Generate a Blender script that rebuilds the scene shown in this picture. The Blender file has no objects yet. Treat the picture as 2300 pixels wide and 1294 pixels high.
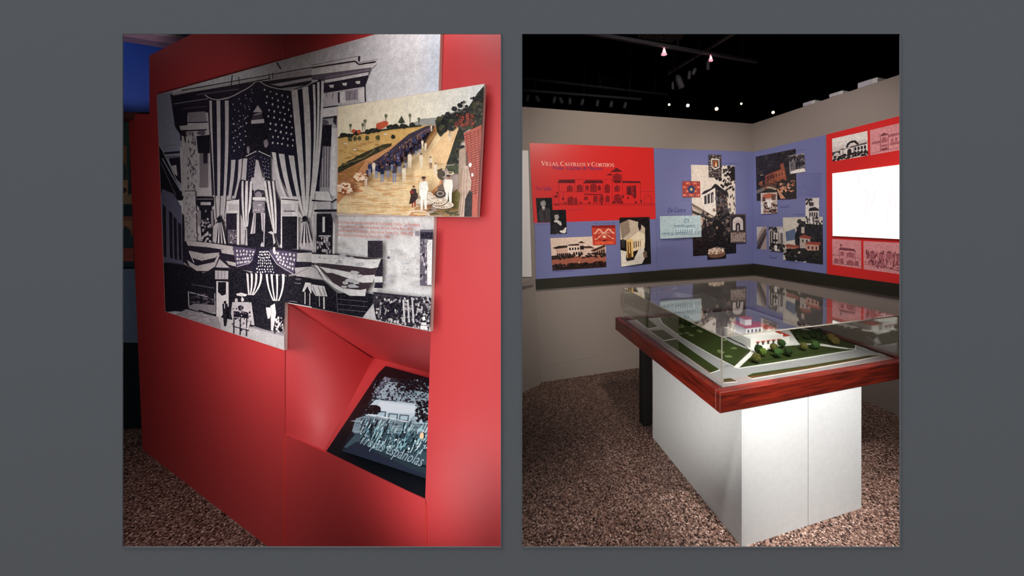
import bpy, bmesh, math, random
from mathutils import Vector, noise
from mathutils.geometry import tessellate_polygon

S = bpy.context.scene
C = S.collection
random.seed(7)

# ------------------------------------------------------------------ camera, world, lights, exposure
EYE = 1.55                       # eye height in metres
F, PX0, PY0 = 800.0, 1300.0, 480.0   # focal length and principal point in pixels of the 2300 x 1294 frame
cam_d = bpy.data.cameras.new('camera')
cam_d.sensor_fit = 'HORIZONTAL'
cam_d.sensor_width = 36.0
cam_d.lens = 36.0 * F / 2300.0
cam_d.shift_x = -(PX0 - 1150.0) / 2300.0
cam_d.shift_y = -(647.0 - PY0) / 2300.0
cam_d.clip_start = 0.02
cam = bpy.data.objects.new('camera', cam_d)
C.objects.link(cam)
cam.location = (0, 0, EYE)
cam.rotation_euler = (math.pi / 2, 0, 0)
S.camera = cam

w = bpy.data.worlds.new('world')
S.world = w
w.use_nodes = True
w.node_tree.nodes['Background'].inputs[0].default_value = (0.93, 0.97, 1.0, 1)
w.node_tree.nodes['Background'].inputs[1].default_value = 2.4

def lamp(name, kind, loc, target, energy, color=(1, 1, 1), size=0.1, spot=60, blend=0.5, size_y=None):
    d = bpy.data.lights.new(name, kind)
    d.energy = energy
    d.color = color
    if kind == 'AREA':
        d.size = size
        if size_y:
            d.shape = 'RECTANGLE'; d.size_y = size_y
    elif kind == 'SUN':
        d.angle = size
    else:
        d.shadow_soft_size = size
    if kind == 'SPOT':
        d.spot_size = math.radians(spot); d.spot_blend = blend
    o = bpy.data.objects.new(name, d)
    C.objects.link(o)
    o.location = loc
    o.rotation_euler = (Vector(target) - Vector(loc)).to_track_quat('-Z', 'Y').to_euler()
    return o

lamp('lip_shadow_sun', 'SUN', (-3, -1, 5), (-3 + .62, -1 + .12, 5 - .76), 8, size=math.radians(14))  # unseen sun added to rake the grey front and shadow its lips
# unseen fills added for both rooms, mixed with track spots of the villa room
lamp('mural_fill', 'SPOT', (-1.62, 0.96, 1.25), (-2.1, 1.95, 1.0), 28, (1, .95, .97), .25, 165, .5)  # added fill, hidden by the partition, brightens the left of the red wall
lamp('sill_fill', 'SPOT', (-.62, 0.94, .55), (-.5, 1.4, .75), 3.2, (1, .95, .97), .15, 150, .8)  # added fill hidden below the opening, lifts the lower right red wall
lamp('header_fill', 'SPOT', (-.55, 0.95, 2.45), (-.45, 1.35, 1.75), 12, (1, .95, .97), .15, 140, .8)  # added fill hidden above the opening, lifts the top right red wall
lamp('blue_wall_fill', 'SPOT', (-3.6, 1.4, 2.3), (-3.1, 2.55, 2.62), 15, (1, .95, .97), .05, 34, .6)  # unseen spot added to brighten the blue wall and pale ceiling
lamp('case_spot', 'SPOT', (1.12, 0.92, 2.0), (1.15, 1.74, .72), 330, (1, .96, .93), .04, 48, 1.0)
lamp('floor_fill', 'SPOT', (.35, .98, 2.9), (.45, 1.45, 0), 210, (1, .93, .88), .08, 42, 1.0)  # unseen spot added to brighten the floor before the case
lamp('model_spot', 'SPOT', (1.0, 1.2, 3.2), (1.12, 1.90, .75), 170, (1, .96, .9), .06, 30, 1.0)
lamp('low_fill', 'SPOT', (-.04, .93, .68), (.50, 2.3, .72), 64, (1, .94, .88), .06, 72, .8)  # unseen flood added under the opening for the pedestal's left side
lamp('corner_fill', 'SPOT', (1.75, 1.6, 3.1), (2.65, 2.7, .45), 60, (1, .95, .92), .08, 60, .9)  # unseen spot added to brighten the low part of the right wall
lamp('back_wall_spot', 'SPOT', (0.6, 1.3, 3.1), (0.55, 3.5, 1.65), 180, (1, .91, .82), .08, 80, .9)
lamp('right_wall_spot', 'SPOT', (0.9, 1.9, 3.1), (2.2, 3.4, 1.7), 120, (1, .93, .9), .08, 70, .9)

S.view_settings.view_transform = 'Standard'
S.view_settings.look = 'None'
S.view_settings.gamma = 1
S.view_settings.exposure = 0
S.view_settings.use_curve_mapping = False

# ------------------------------------------------------------------ materials
def lin(c):
    return tuple((v / 255 / 12.92 if v <= 10 else ((v / 255 + .055) / 1.055) ** 2.4) for v in c)

MATS = {}
def mat(name, col=(200, 200, 200), rough=.6, spec=.4, var=0.0, scale=20.0, bump=0.0, metal=0.0, emit=None, coat=0.0):
    if name in MATS:
        return MATS[name]
    m = bpy.data.materials.new(name)
    m.use_nodes = True
    nt = m.node_tree
    b = nt.nodes['Principled BSDF']
    b.inputs['Base Color'].default_value = (*lin(col), 1)
    b.inputs['Roughness'].default_value = rough
    b.inputs['Specular IOR Level'].default_value = spec
    b.inputs['Metallic'].default_value = metal
    b.inputs['Coat Weight'].default_value = coat
    if emit:
        b.inputs['Emission Color'].default_value = (*lin(emit[0]), 1)
        b.inputs['Emission Strength'].default_value = emit[1]
    if var or bump:
        tc = nt.nodes.new('ShaderNodeTexCoord')
        n = nt.nodes.new('ShaderNodeTexNoise')
        n.inputs['Scale'].default_value = scale
        n.inputs['Detail'].default_value = 5
        nt.links.new(tc.outputs['Object'], n.inputs['Vector'])
        if var:
            mr = nt.nodes.new('ShaderNodeMapRange')
            mr.inputs['From Min'].default_value = .25; mr.inputs['From Max'].default_value = .75
            mr.inputs['To Min'].default_value = 1 - var; mr.inputs['To Max'].default_value = 1 + var
            nt.links.new(n.outputs['Fac'], mr.inputs['Value'])
            mx = nt.nodes.new('ShaderNodeMix'); mx.data_type = 'RGBA'; mx.blend_type = 'MULTIPLY'
            mx.inputs['Factor'].default_value = 1
            mx.inputs['A'].default_value = (*lin(col), 1)
            nt.links.new(mr.outputs['Result'], mx.inputs['B'])
            nt.links.new(mx.outputs['Result'], b.inputs['Base Color'])
        if bump:
            bp = nt.nodes.new('ShaderNodeBump')
            bp.inputs['Strength'].default_value = bump
            bp.inputs['Distance'].default_value = .002
            nt.links.new(n.outputs['Fac'], bp.inputs['Height'])
            nt.links.new(bp.outputs['Normal'], b.inputs['Normal'])
    MATS[name] = m
    return m

def print_mat(name, rough=.35, grain=.10, mottle=.0, emit=0.0, spec=.4, scale=420.0, lift=0.0):
    """a printed sheet: flat ink colours stored per face, with paper grain"""
    m = bpy.data.materials.new(name)
    m.use_nodes = True
    nt = m.node_tree
    b = nt.nodes['Principled BSDF']
    at = nt.nodes.new('ShaderNodeAttribute'); at.attribute_name = 'ink'
    tc = nt.nodes.new('ShaderNodeTexCoord')
    def nz(scale, amp, prev):
        n = nt.nodes.new('ShaderNodeTexNoise')
        n.inputs['Scale'].default_value = scale; n.inputs['Detail'].default_value = 4
        nt.links.new(tc.outputs['Object'], n.inputs['Vector'])
        mr = nt.nodes.new('ShaderNodeMapRange')
        mr.inputs['From Min'].default_value = .3; mr.inputs['From Max'].default_value = .7
        mr.inputs['To Min'].default_value = 1 - amp; mr.inputs['To Max'].default_value = 1 + amp
        nt.links.new(n.outputs['Fac'], mr.inputs['Value'])
        mx = nt.nodes.new('ShaderNodeMix'); mx.data_type = 'RGBA'; mx.blend_type = 'MULTIPLY'
        mx.inputs['Factor'].default_value = 1
        nt.links.new(prev, mx.inputs['A']); nt.links.new(mr.outputs['Result'], mx.inputs['B'])
        return mx.outputs['Result']
    out = nz(scale, grain, at.outputs['Color'])
    if mottle:
        out = nz(38, mottle, out)
        out = nz(170, mottle, out)
    if lift:
        n = nt.nodes.new('ShaderNodeTexNoise'); n.inputs['Scale'].default_value = scale * .45; n.inputs['Detail'].default_value = 5
        nt.links.new(tc.outputs['Object'], n.inputs['Vector'])
        mr = nt.nodes.new('ShaderNodeMapRange')
        mr.inputs['From Min'].default_value = .48; mr.inputs['From Max'].default_value = .75
        mr.inputs['To Min'].default_value = 0; mr.inputs['To Max'].default_value = lift
        nt.links.new(n.outputs['Fac'], mr.inputs['Value'])
        ad = nt.nodes.new('ShaderNodeMix'); ad.data_type = 'RGBA'; ad.blend_type = 'ADD'; ad.inputs['Factor'].default_value = 1
        nt.links.new(out, ad.inputs['A']); nt.links.new(mr.outputs['Result'], ad.inputs['B'])
        out = ad.outputs['Result']
    nt.links.new(out, b.inputs['Base Color'])
    b.inputs['Roughness'].default_value = rough
    b.inputs['Specular IOR Level'].default_value = spec
    if emit:
        nt.links.new(out, b.inputs['Emission Color'])
        b.inputs['Emission Strength'].default_value = emit
    MATS[name] = m
    return m

# ------------------------------------------------------------------ helpers
WORLD = {}
def place(o, parent, origin):
    base = WORLD.get(parent.name, Vector((0, 0, 0))) if parent else Vector((0, 0, 0))
    if parent:
        o.parent = parent
    o.location = Vector(origin) - base
    WORLD[o.name] = Vector(origin)

def tag(o, label=None, cat=None, group=None, kind=None):
    if label: o['label'] = label
    if cat: o['category'] = cat
    if group: o['group'] = group
    if kind: o['kind'] = kind
    return o

def thing(name, label, cat, loc, group=None):
    o = bpy.data.objects.new(name, None)
    o.empty_display_size = .05
    C.objects.link(o)
    place(o, None, loc)
    return tag(o, label, cat, group)

def mesh(name, verts, faces, material, parent=None, origin=None, smooth=False, cols=None):
    verts = [Vector(v) for v in verts]
    if origin is None:
        n = len(verts)
        origin = Vector((sum(v.x for v in verts) / n, sum(v.y for v in verts) / n, min(v.z for v in verts)))
    me = bpy.data.meshes.new(name)
    me.from_pydata([v - Vector(origin) for v in verts], [], faces)
    if cols:
        at = me.color_attributes.new('ink', 'FLOAT_COLOR', 'CORNER')
        k = 0
        for p, c in zip(me.polygons, cols):
            for _ in p.loop_indices:
                at.data[k].color = (*c, 1); k += 1
    me.materials.append(material)
    if smooth:
        for p in me.polygons: p.use_smooth = True
    me.update()
    o = bpy.data.objects.new(name, me)
    C.objects.link(o)
    place(o, parent, origin)
    return o

def tess(pts3):
    """triangulate a planar polygon (list of Vectors)"""
    return [tuple(t) for t in tessellate_polygon([pts3])]

def slab(name, front, depth, material, parent=None, bevel=0.0):
    """a flat plate: the outline 'front' (Vectors, any planar polygon) pushed back along the vector 'depth'"""
    n = len(front)
    front = [Vector(p) for p in front]
    back = [p + Vector(depth) for p in front]
    nrm = Vector((0, 0, 0))
    for i in range(n):
        nrm += front[i].cross(front[(i + 1) % n])
    if nrm.dot(Vector(depth)) > 0:
        front.reverse(); back.reverse()
    tr = tess(front)
    faces = []
    fn = Vector((0, 0, 0))
    for i in range(n):
        fn += front[i].cross(front[(i + 1) % n])
    for t in tr:
        a, b, c = (front[i] for i in t)
        t = t if (b - a).cross(c - a).dot(fn) > 0 else (t[0], t[2], t[1])
        faces.append(t); faces.append((t[2] + n, t[1] + n, t[0] + n))
    for i in range(n):
        j = (i + 1) % n
        faces.append((j, i, i + n, j + n))
    return mesh(name, front + back, faces, material, parent)

def box(name, o, ux, uy, uz, material, parent=None, bevel=0.0):
    """a block from corner o spanned by three vectors, with a small chamfer"""
    o, ux, uy, uz = Vector(o), Vector(ux), Vector(uy), Vector(uz)
    bm = bmesh.new()
    vs = [bm.verts.new(o + ux * i + uy * j + uz * k) for k in (0, 1) for j in (0, 1) for i in (0, 1)]
    for f in ((0, 2, 3, 1), (4, 5, 7, 6), (0, 1, 5, 4), (2, 6, 7, 3), (0, 4, 6, 2), (1, 3, 7, 5)):
        bm.faces.new([vs[i] for i in f])
    bmesh.ops.recalc_face_normals(bm, faces=bm.faces)
    if bevel:
        bmesh.ops.bevel(bm, geom=list(bm.edges), offset=bevel, segments=1, affect='EDGES')
    return from_bm(name, bm, material, parent)

def from_bm(name, bm, material, parent=None, smooth=False, origin=None):
    bm.verts.ensure_lookup_table(); bm.verts.index_update()
    o = mesh(name, [v.co.copy() for v in bm.verts], [[v.index for v in f.verts] for f in bm.faces], material, parent, origin, smooth)
    bm.free()
    return o

def tube(name, a, b, r, material, parent=None, n=8, r2=None, smooth=True):
    a, b = Vector(a), Vector(b)
    d = (b - a).normalized()
    x = d.orthogonal().normalized(); y = d.cross(x)
    r2 = r if r2 is None else r2
    vs, fs = [], []
    for p, rr in ((a, r), (b, r2)):
        for i in range(n):
            t = 2 * math.pi * i / n
            vs.append(p + (x * math.cos(t) + y * math.sin(t)) * rr)
    for i in range(n):
        j = (i + 1) % n
        fs.append((i, j, n + j, n + i))
    fs.append(tuple(range(n - 1, -1, -1))); fs.append(tuple(range(n, 2 * n)))
    return mesh(name, vs, fs, material, parent)

def lathe(name, c, axis, prof, material, parent=None, n=14):
    """surface of revolution; prof = [(distance along axis, radius)]"""
    c = Vector(c); d = Vector(axis).normalized()
    x = d.orthogonal().normalized(); y = d.cross(x)
    vs, fs = [], []
    for (s, r) in prof:
        for i in range(n):
            t = 2 * math.pi * i / n
            vs.append(c + d * s + (x * math.cos(t) + y * math.sin(t)) * max(r, 1e-4))
    for k in range(len(prof) - 1):
        for i in range(n):
            j = (i + 1) % n
            fs.append((k * n + i, k * n + j, (k + 1) * n + j, (k + 1) * n + i))
    fs.append(tuple(range(n - 1, -1, -1))); fs.append(tuple(range((len(prof) - 1) * n, len(prof) * n)))
    return mesh(name, vs, fs, material, parent, smooth=True)

# --- measuring: a direction read off the photograph met with a surface of the room gives a point in metres
def ray(px, py):
    return Vector(((px - PX0) / F, 1.0, -(py - PY0) / F))
EYEP = Vector((0, 0, EYE))

class Plane:
    def __init__(s, p, n):
        s.p = Vector(p); s.n = Vector(n).normalized()      # n points into the room
        s.u = Vector((0, 0, 1)).cross(s.n)                  # to the right as seen by a viewer
        if s.u.length < .01: s.u = Vector((1, 0, 0))
        s.u.normalize()
        s.v = s.n.cross(s.u).normalized()
    def at(s, px, py, off=0.0):
        d = ray(px, py)
        t = (s.p + s.n * off - EYEP).dot(s.n) / d.dot(s.n)
        return EYEP + d * t

def at_height(px, py, z):
    d = ray(px, py)
    return EYEP + d * ((z - EYE) / d.z)

def at_depth(px, py, y):
    return EYEP + ray(px, py) * y

class Art:
    """ink on a sheet: polygons in the sheet's own coordinates, built as one mesh, later ink a hair above earlier ink"""
    STEP = 0.00002
    def __init__(s, plane, off, tf):
        s.pl, s.off, s.tf, s.items, s.clip = plane, off, tf, [], None
    def poly(s, col, *pts):
        P = [s.tf(x, y) for (x, y) in pts]
        if s.clip:
            for (ax, ay), (bx, by) in s.clip(P):          # keep what lies on the right-hand side of each edge (y down)
                q = []
                f = [(bx - ax) * (y - ay) - (by - ay) * (x - ax) for x, y in P]
                for i in range(len(P)):
                    p0, p1, f0_, f1_ = P[i - 1], P[i], f[i - 1], f[i]
                    if (f0_ >= 0) != (f1_ >= 0):
                        t = f0_ / (f0_ - f1_); q.append((p0[0] + (p1[0] - p0[0]) * t, p0[1] + (p1[1] - p0[1]) * t))
                    if f1_ >= 0: q.append(p1)
                P = q
                if len(P) < 3: return s
        s.items.append((col, P)); return s
    def rect(s, col, x0, y0, x1, y1):
        return s.poly(col, (x0, y0), (x1, y0), (x1, y1), (x0, y1))
    def ell(s, col, x, y, rx, ry, n=8, a0=0.0):
        return s.poly(col, *[(x + rx * math.cos(a0 + 2 * math.pi * i / n), y + ry * math.sin(a0 + 2 * math.pi * i / n)) for i in range(n)])
    def arch(s, col, x0, y0, x1, y1, n=6):
        """a round-headed opening: y0 top, y1 bottom"""
        cx, rx = (x0 + x1) / 2, abs(x1 - x0) / 2
        ry = min(rx * getattr(s, 'asp', 1.0), (y1 - y0) * .6)
        pts = [(x1, y1), (x0, y1)] + [(cx - rx * math.cos(math.pi * i / n), y0 + ry - ry * math.sin(math.pi * i / n)) for i in range(n + 1)]
        return s.poly(col, *pts)
    def line(s, col, w, *pts):
        for (ax, ay), (bx, by) in zip(pts, pts[1:]):
            dx, dy = bx - ax, by - ay
            L = math.hypot(dx, dy) or 1
            nx, ny = -dy / L * w / 2, dx / L * w / 2
            s.poly(col, (ax + nx, ay + ny), (bx + nx, by + ny), (bx - nx, by - ny), (ax - nx, ay - ny))
        return s
    def blot(s, col, x, y, rx, ry, n=9, j=.35):
        return s.poly(col, *[(x + rx * (1 - j * random.random()) * math.cos(2 * math.pi * i / n), y + ry * (1 - j * random.random()) * math.sin(2 * math.pi * i / n)) for i in range(n)])
    def spray(s, cols, n, x0, y0, x1, y1, rx, ry, test=None):
        for _ in range(n):
            x, y = random.uniform(x0, x1), random.uniform(y0, y1)
            if test and not test(x, y): continue
            k = random.uniform(.5, 1.3)
            s.blot(random.choice(cols), x, y, rx * k, ry * k, 6)
        return s
    def build(s, name, material, parent=None):
        vs, fs, cs = [], [], []
        for i, (col, pts) in enumerate(s.items):
            P = [s.pl.at(x, y, s.off + i * s.STEP) for (x, y) in pts]
            c = lin(col)
            b = len(vs)
            vs += P
            tr = [(0, 1, 2), (0, 2, 3)] if len(P) == 4 else ([(0, 1, 2)] if len(P) == 3 else tess(P))
            for t in tr:
                p, q, r = P[t[0]], P[t[1]], P[t[2]]
                if (q - p).cross(r - p).dot(s.pl.n) < 0: t = (t[0], t[2], t[1])
                fs.append(tuple(b + k for k in t)); cs.append(c)
        return mesh(name, vs, fs, material, parent, cols=cs)

def zoom(ox, oy, k):
    return lambda x, y: (ox + x / k, oy + y / k)

def quad_tf(tl, tr, br, bl):
    def f(x, y):
        return tuple((tl[i] * (1 - x) + tr[i] * x) * (1 - y) + (bl[i] * (1 - x) + br[i] * x) * y for i in (0, 1))
    return f

def lettering(name, text, plane, off, a, b, material, parent, shear=0.0, tall=1.0, spacing=1.0):
    """a line of text from pixel a (start of the baseline) to pixel b (its end), as flat letters on a plane"""
    cu = bpy.data.curves.new('tmp', 'FONT')
    cu.body = text; cu.resolution_u = 2; cu.space_character = spacing
    ob = bpy.data.objects.new('tmp', cu)
    me = ob.to_mesh()
    pts = [v.co.copy() for v in me.vertices]
    fcs = [tuple(p.vertices) for p in me.polygons]
    ob.to_mesh_clear()
    bpy.data.objects.remove(ob); bpy.data.curves.remove(cu)
    x0 = min(p.x for p in pts); x1 = max(p.x for p in pts)
    A, B = plane.at(*a, off), plane.at(*b, off)
    d = (B - A); k = d.length / (x1 - x0); d.normalize()
    up = plane.n.cross(d).normalized()
    vs = [A + d * ((p.x - x0 + shear * p.y) * k) + up * (p.y * k * tall) for p in pts]
    return mesh(name, vs, fcs, material, parent)

def scribble(name, plane, off, a, b, h, material, parent, script=False):
    """writing too small or blurred to read: rows of little pen strokes from pixel a to pixel b, h pixels tall"""
    n = max(4, int(abs(b[0] - a[0]) / (h * (.22 if script else .42))))
    ar = Art(plane, off, lambda x, y: (x, y))
    gap = 0
    prev = None
    for k in range(n + 1):
        t = k / n
        x = a[0] + (b[0] - a[0]) * t; y = a[1] + (b[1] - a[1]) * t
        up = random.uniform(.45, .75) if k % 2 else random.uniform(0, .12)
        if script and (k == 0 or random.random() < .12): up = 1.15
        p = (x + up * h * .25, y - up * h)
        if prev and not (not script and random.random() < .16):
            ar.line((0, 0, 0), h * (.09 if script else .17), prev, p)
        prev = p
    return tag(ar.build(name, material, parent), kind='stuff')

def serif(art, col, text, x, y, h, dx):
    """roman capitals drawn with thick and thin strokes; y = baseline, dx = slope of the line per pixel; returns the end x"""
    T, t = .15, .07
    G = {'V': (.85, [((.1, 1), (.42, 0), T), ((.42, 0), (.75, 1), t)], [(.1, 1), (.75, 1)]), 'I': (.36, [((.18, 0), (.18, 1), T)], [(.18, 0), (.18, 1)]),
         'L': (.66, [((.18, 0), (.18, 1), T), ((.1, .03), (.6, .03), t), ((.6, .0), (.6, .2), t)], [(.18, 1)]), 'A': (.82, [((.08, 0), (.4, 1), t), ((.4, 1), (.74, 0), T), ((.2, .36), (.6, .36), t)], [(.08, 0), (.74, 0)]),
         'T': (.74, [((.37, 0), (.37, 1), T), ((.04, .97), (.7, .97), t), ((.04, 1), (.04, .8), t), ((.7, 1), (.7, .8), t)], [(.37, 0)]), 'Y': (.76, [((.08, 1), (.38, .48), T), ((.7, 1), (.38, .48), t), ((.38, .5), (.38, 0), T)], [(.08, 1), (.7, 1), (.38, 0)]),
         'J': (.42, [((.26, 1), (.26, .05), T), ((.26, .05), (.05, -.16), t)], [(.26, 1)]), ',': (.3, [((.14, .06), (.08, -.2), T)], []), ' ': (.36, [], [])}
    arcs = {'C': (.84, [(45, 315)], (.44, .5, .36, .48)), 'O': (.92, [(0, 360)], (.46, .5, .37, .48))}
    for ch in text:
        big = ch.isupper() and ch != ' '
        k = h if big else h * .76
        c = ch.upper()
        def P(u, v): return (x + u * k, y + dx * u * k - v * k)
        if c in arcs:
            wd, rng, (cx, cy, rx, ry) = arcs[c]
            for a0, a1 in rng:
                n = 14
                for i in range(n):
                    p, q = (math.radians(a0 + (a1 - a0) * j / n) for j in (i, i + 1))
                    art.line(col, k * (t + (T - t) * abs(math.cos((p + q) / 2)) ** 1.5), P(cx + rx * math.cos(p), cy + ry * math.sin(p)), P(cx + rx * math.cos(q), cy + ry * math.sin(q)))
        elif c == 'S':
            pts = [(.56, .84), (.44, .97), (.26, .97), (.13, .82), (.16, .64), (.34, .52), (.52, .4), (.58, .22), (.46, .04), (.26, .03), (.1, .2)]
            for i, (p, q) in enumerate(zip(pts, pts[1:])): art.line(col, k * (T if 3 < i < 7 else t * 1.3), P(*p), P(*q))
            wd = .68
        elif c == 'R':
            for p, q, w_ in (((.18, 0), (.18, 1), T), ((.18, .97), (.46, .97), t), ((.46, .97), (.6, .84), T), ((.6, .84), (.6, .66), T), ((.6, .66), (.44, .52), T), ((.44, .52), (.18, .52), t), ((.4, .52), (.72, 0), T)): art.line(col, k * w_, P(*p), P(*q))
            art.line(col, k * t, P(.06, .02), P(.32, .02)); wd = .8
        else:
            wd, st, sf = G[c]
            for p, q, w_ in st: art.line(col, k * w_, P(*p), P(*q))
            for (u, v) in sf: art.line(col, k * t, P(u - .13, v + (.03 if v < .5 else -.03)), P(u + .13, v + (.03 if v < .5 else -.03)))
        x += wd * k; y += dx * wd * k
    return x

# ------------------------------------------------------------------ the shell of the place
def terrazzo():
    m = bpy.data.materials.new('terrazzo')
    m.use_nodes = True
    nt = m.node_tree; b = nt.nodes['Principled BSDF']; L = nt.links.new
    tc = nt.nodes.new('ShaderNodeTexCoord')
    v = nt.nodes.new('ShaderNodeTexVoronoi'); v.inputs['Scale'].default_value = 150
    L(tc.outputs['Object'], v.inputs['Vector'])
    sep = nt.nodes.new('ShaderNodeSeparateColor'); L(v.outputs['Color'], sep.inputs['Color'])
    r = nt.nodes.new('ShaderNodeValToRGB'); L(sep.outputs['Red'], r.inputs['Fac'])
    r.color_ramp.interpolation = 'CONSTANT'
    els = [(0, (28, 20, 19)), (.18, (80, 58, 50)), (.34, (126, 98, 87)), (.60, (150, 120, 107)), (.78, (95, 70, 60)), (.90, (190, 164, 150))]
    e = r.color_ramp.elements
    e[0].position = 0; e[0].color = (*lin(els[0][1]), 1)
    e[1].position = els[1][0]; e[1].color = (*lin(els[1][1]), 1)
    for p, c in els[2:]:
        x = e.new(p); x.color = (*lin(c), 1)
    v2 = nt.nodes.new('ShaderNodeTexVoronoi'); v2.inputs['Scale'].default_value = 330
    L(tc.outputs['Object'], v2.inputs['Vector'])
    s2 = nt.nodes.new('ShaderNodeSeparateColor'); L(v2.outputs['Color'], s2.inputs['Color'])
    mr = nt.nodes.new('ShaderNodeMapRange'); mr.inputs['To Min'].default_value = .45; mr.inputs['To Max'].default_value = 1.15
    L(s2.outputs['Green'], mr.inputs['Value'])
    mx = nt.nodes.new('ShaderNodeMix'); mx.data_type = 'RGBA'; mx.blend_type = 'MULTIPLY'; mx.inputs['Factor'].default_value = 1
    L(r.outputs['Color'], mx.inputs['A']); L(mr.outputs['Result'], mx.inputs['B'])
    L(mx.outputs['Result'], b.inputs['Base Color'])
    b.inputs['Roughness'].default_value = .42
    b.inputs['Specular IOR Level'].default_value = .25
    return m

M_TERR = terrazzo()
M_GREY = mat('slate_grey_paint', (56.5, 58.5, 61), .9, .0)
M_RED = mat('red_exhibit_paint', (206, 58, 60), .55, .65, var=.05, scale=900, bump=.05)
M_REDE = mat('red_lit_edge', (226, 72, 60), .5, .4, var=.05, scale=60)  # brighter red puts the light caught by panel edges into the colour
M_DARK = mat('black_void_paint', (14, 13, 16), .9, .1, var=.1, scale=6)
M_WALL = mat('warm_grey_wall_paint', (146, 135, 127), .75, .2, var=.05, scale=260, bump=.06)
M_OLIVE = mat('black_olive_trim', (40, 38, 28), .6, .3, var=.08, scale=40)
M_BLUEW = mat('deep_blue_paint', (18, 62, 160), .6, .3, var=.06, scale=60)
M_BEAM = mat('mauve_beam_paint', (150, 118, 140), .7, .2, var=.08, scale=30)
M_WHITE = mat('white_paint', (226, 222, 220), .6, .3, var=.03, scale=120)
M_NIGHT = mat('dark_teal_paint', (34, 52, 56), .7, .2, var=.12, scale=20)
M_SLATEB = mat('slate_blue_paint', (92, 108, 128), .7, .2, var=.08, scale=20)
M_STRIP = mat('dark_joint', (44, 33, 30), .6, .3, var=.1, scale=50)

def struct(o):
    o['kind'] = 'structure'; return o

# floor of the whole gallery, one terrazzo slab
fl = box('floor', (-4.2, -3.2, -.12), (9.6, 0, 0), (0, 14.4, 0), (0, 0, .12), M_TERR)
struct(fl)

# made-up slate grey partition with two openings, in place of a flat grey ground
YF = 0.80
def fx(px): return (px - PX0) / F * YF
def fz(py): return EYE - (py - PY0) / F * YF
xs = [-4.1, fx(277), fx(1125), fx(1173), fx(2020), 5.3]
zs = [0.0, fz(1227.5), fz(77), 3.9]
vs, fs = [], []
def quad(a, b, c, d):
    k = len(vs); vs.extend([a, b, c, d]); fs.append((k, k + 1, k + 2, k + 3))
for i in range(5):
    for k in range(3):
        if k == 1 and i in (1, 3): continue
        quad((xs[i], YF, zs[k]), (xs[i + 1], YF, zs[k]), (xs[i + 1], YF, zs[k + 1]), (xs[i], YF, zs[k + 1]))
TH = .03
back = []
for i, fl_l, fl_r in ((1, .06, .008), (3, .008, .06)):
    x0, x1, z0, z1 = xs[i], xs[i + 1], zs[1], zs[2]
    X0, X1, Z0, Z1 = x0 - fl_l, x1 + fl_r, z0 - .05, z1 + .05
    quad((x0, YF, z0), (x0, YF, z1), (X0, YF + TH, Z1), (X0, YF + TH, Z0))
    quad((x1, YF, z1), (x1, YF, z0), (X1, YF + TH, Z0), (X1, YF + TH, Z1))
    quad((x0, YF, z1), (x1, YF, z1), (X1, YF + TH, Z1), (X0, YF + TH, Z1))
    quad((x1, YF, z0), (x0, YF, z0), (X0, YF + TH, Z0), (X1, YF + TH, Z0))
    back.append((X0, X1, Z0, Z1))
Z0, Z1 = back[0][2], back[0][3]
bx = [xs[0], back[0][0], back[0][1], back[1][0], back[1][1], xs[5]]
bz = [0, Z0, Z1, 3.9]
for i in range(5):
    for k in range(3):
        if k == 1 and i in (1, 3): continue
        quad((bx[i + 1], YF + TH, bz[k]), (bx[i], YF + TH, bz[k]), (bx[i], YF + TH, bz[k + 1]), (bx[i + 1], YF + TH, bz[k + 1]))
struct(mesh('wall_grey_ground', vs, fs, M_GREY))
# thin lip added round each opening to throw a shadow to its lower right
for n, i in ((1, 1), (2, 3)):
    x0, x1, z0, z1 = xs[i], xs[i + 1], zs[1], zs[2]
    lw, lh = .002, .0016
    vs, fs = [], []
    def bar(a, b, c, d):
        k = len(vs)
        for y in (YF - lh, YF):
            vs.extend([(a, y, c), (b, y, c), (b, y, d), (a, y, d)])
        for f in ((0, 1, 2, 3), (7, 6, 5, 4), (0, 4, 5, 1), (1, 5, 6, 2), (2, 6, 7, 3), (3, 7, 4, 0)):
            fs.append(tuple(k + q for q in f))
    bar(x0 - lw, x1 + lw, z0 - lw, z0); bar(x0 - lw, x1 + lw, z1, z1 + lw)
    bar(x0 - lw, x0, z0, z1); bar(x1, x1 + lw, z0, z1)
    struct(mesh('trim_%d' % n, vs, fs, M_GREY))

# outer hall in the dark
struct(box('ceiling', (-4.2, YF, 3.9), (9.6, 0, 0), (0, 10.4, 0), (0, 0, .1), M_DARK))
struct(box('wall_far', (-4.2, 11.1, 0), (9.6, 0, 0), (0, .1, 0), (0, 0, 3.9), M_DARK))
struct(box('wall_outer_left', (-4.2, YF + TH, 0), (.1, 0, 0), (0, 10.3, 0), (0, 0, 3.9), M_DARK))
struct(box('wall_outer_right', (5.3, YF + TH, 0), (.1, 0, 0), (0, 10.3, 0), (0, 0, 3.9), M_DARK))
# dividing wall between the two rooms
dv0 = Vector((-.1875 * (YF + TH) - .004, YF + TH, 0)); dv1 = Vector((-.1875 * 10.9 - .004, 10.9, 0))
struct(box('wall_divider', dv0, dv1 - dv0, (.012, 0, 0), (0, 0, 3.9), M_DARK))

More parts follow.
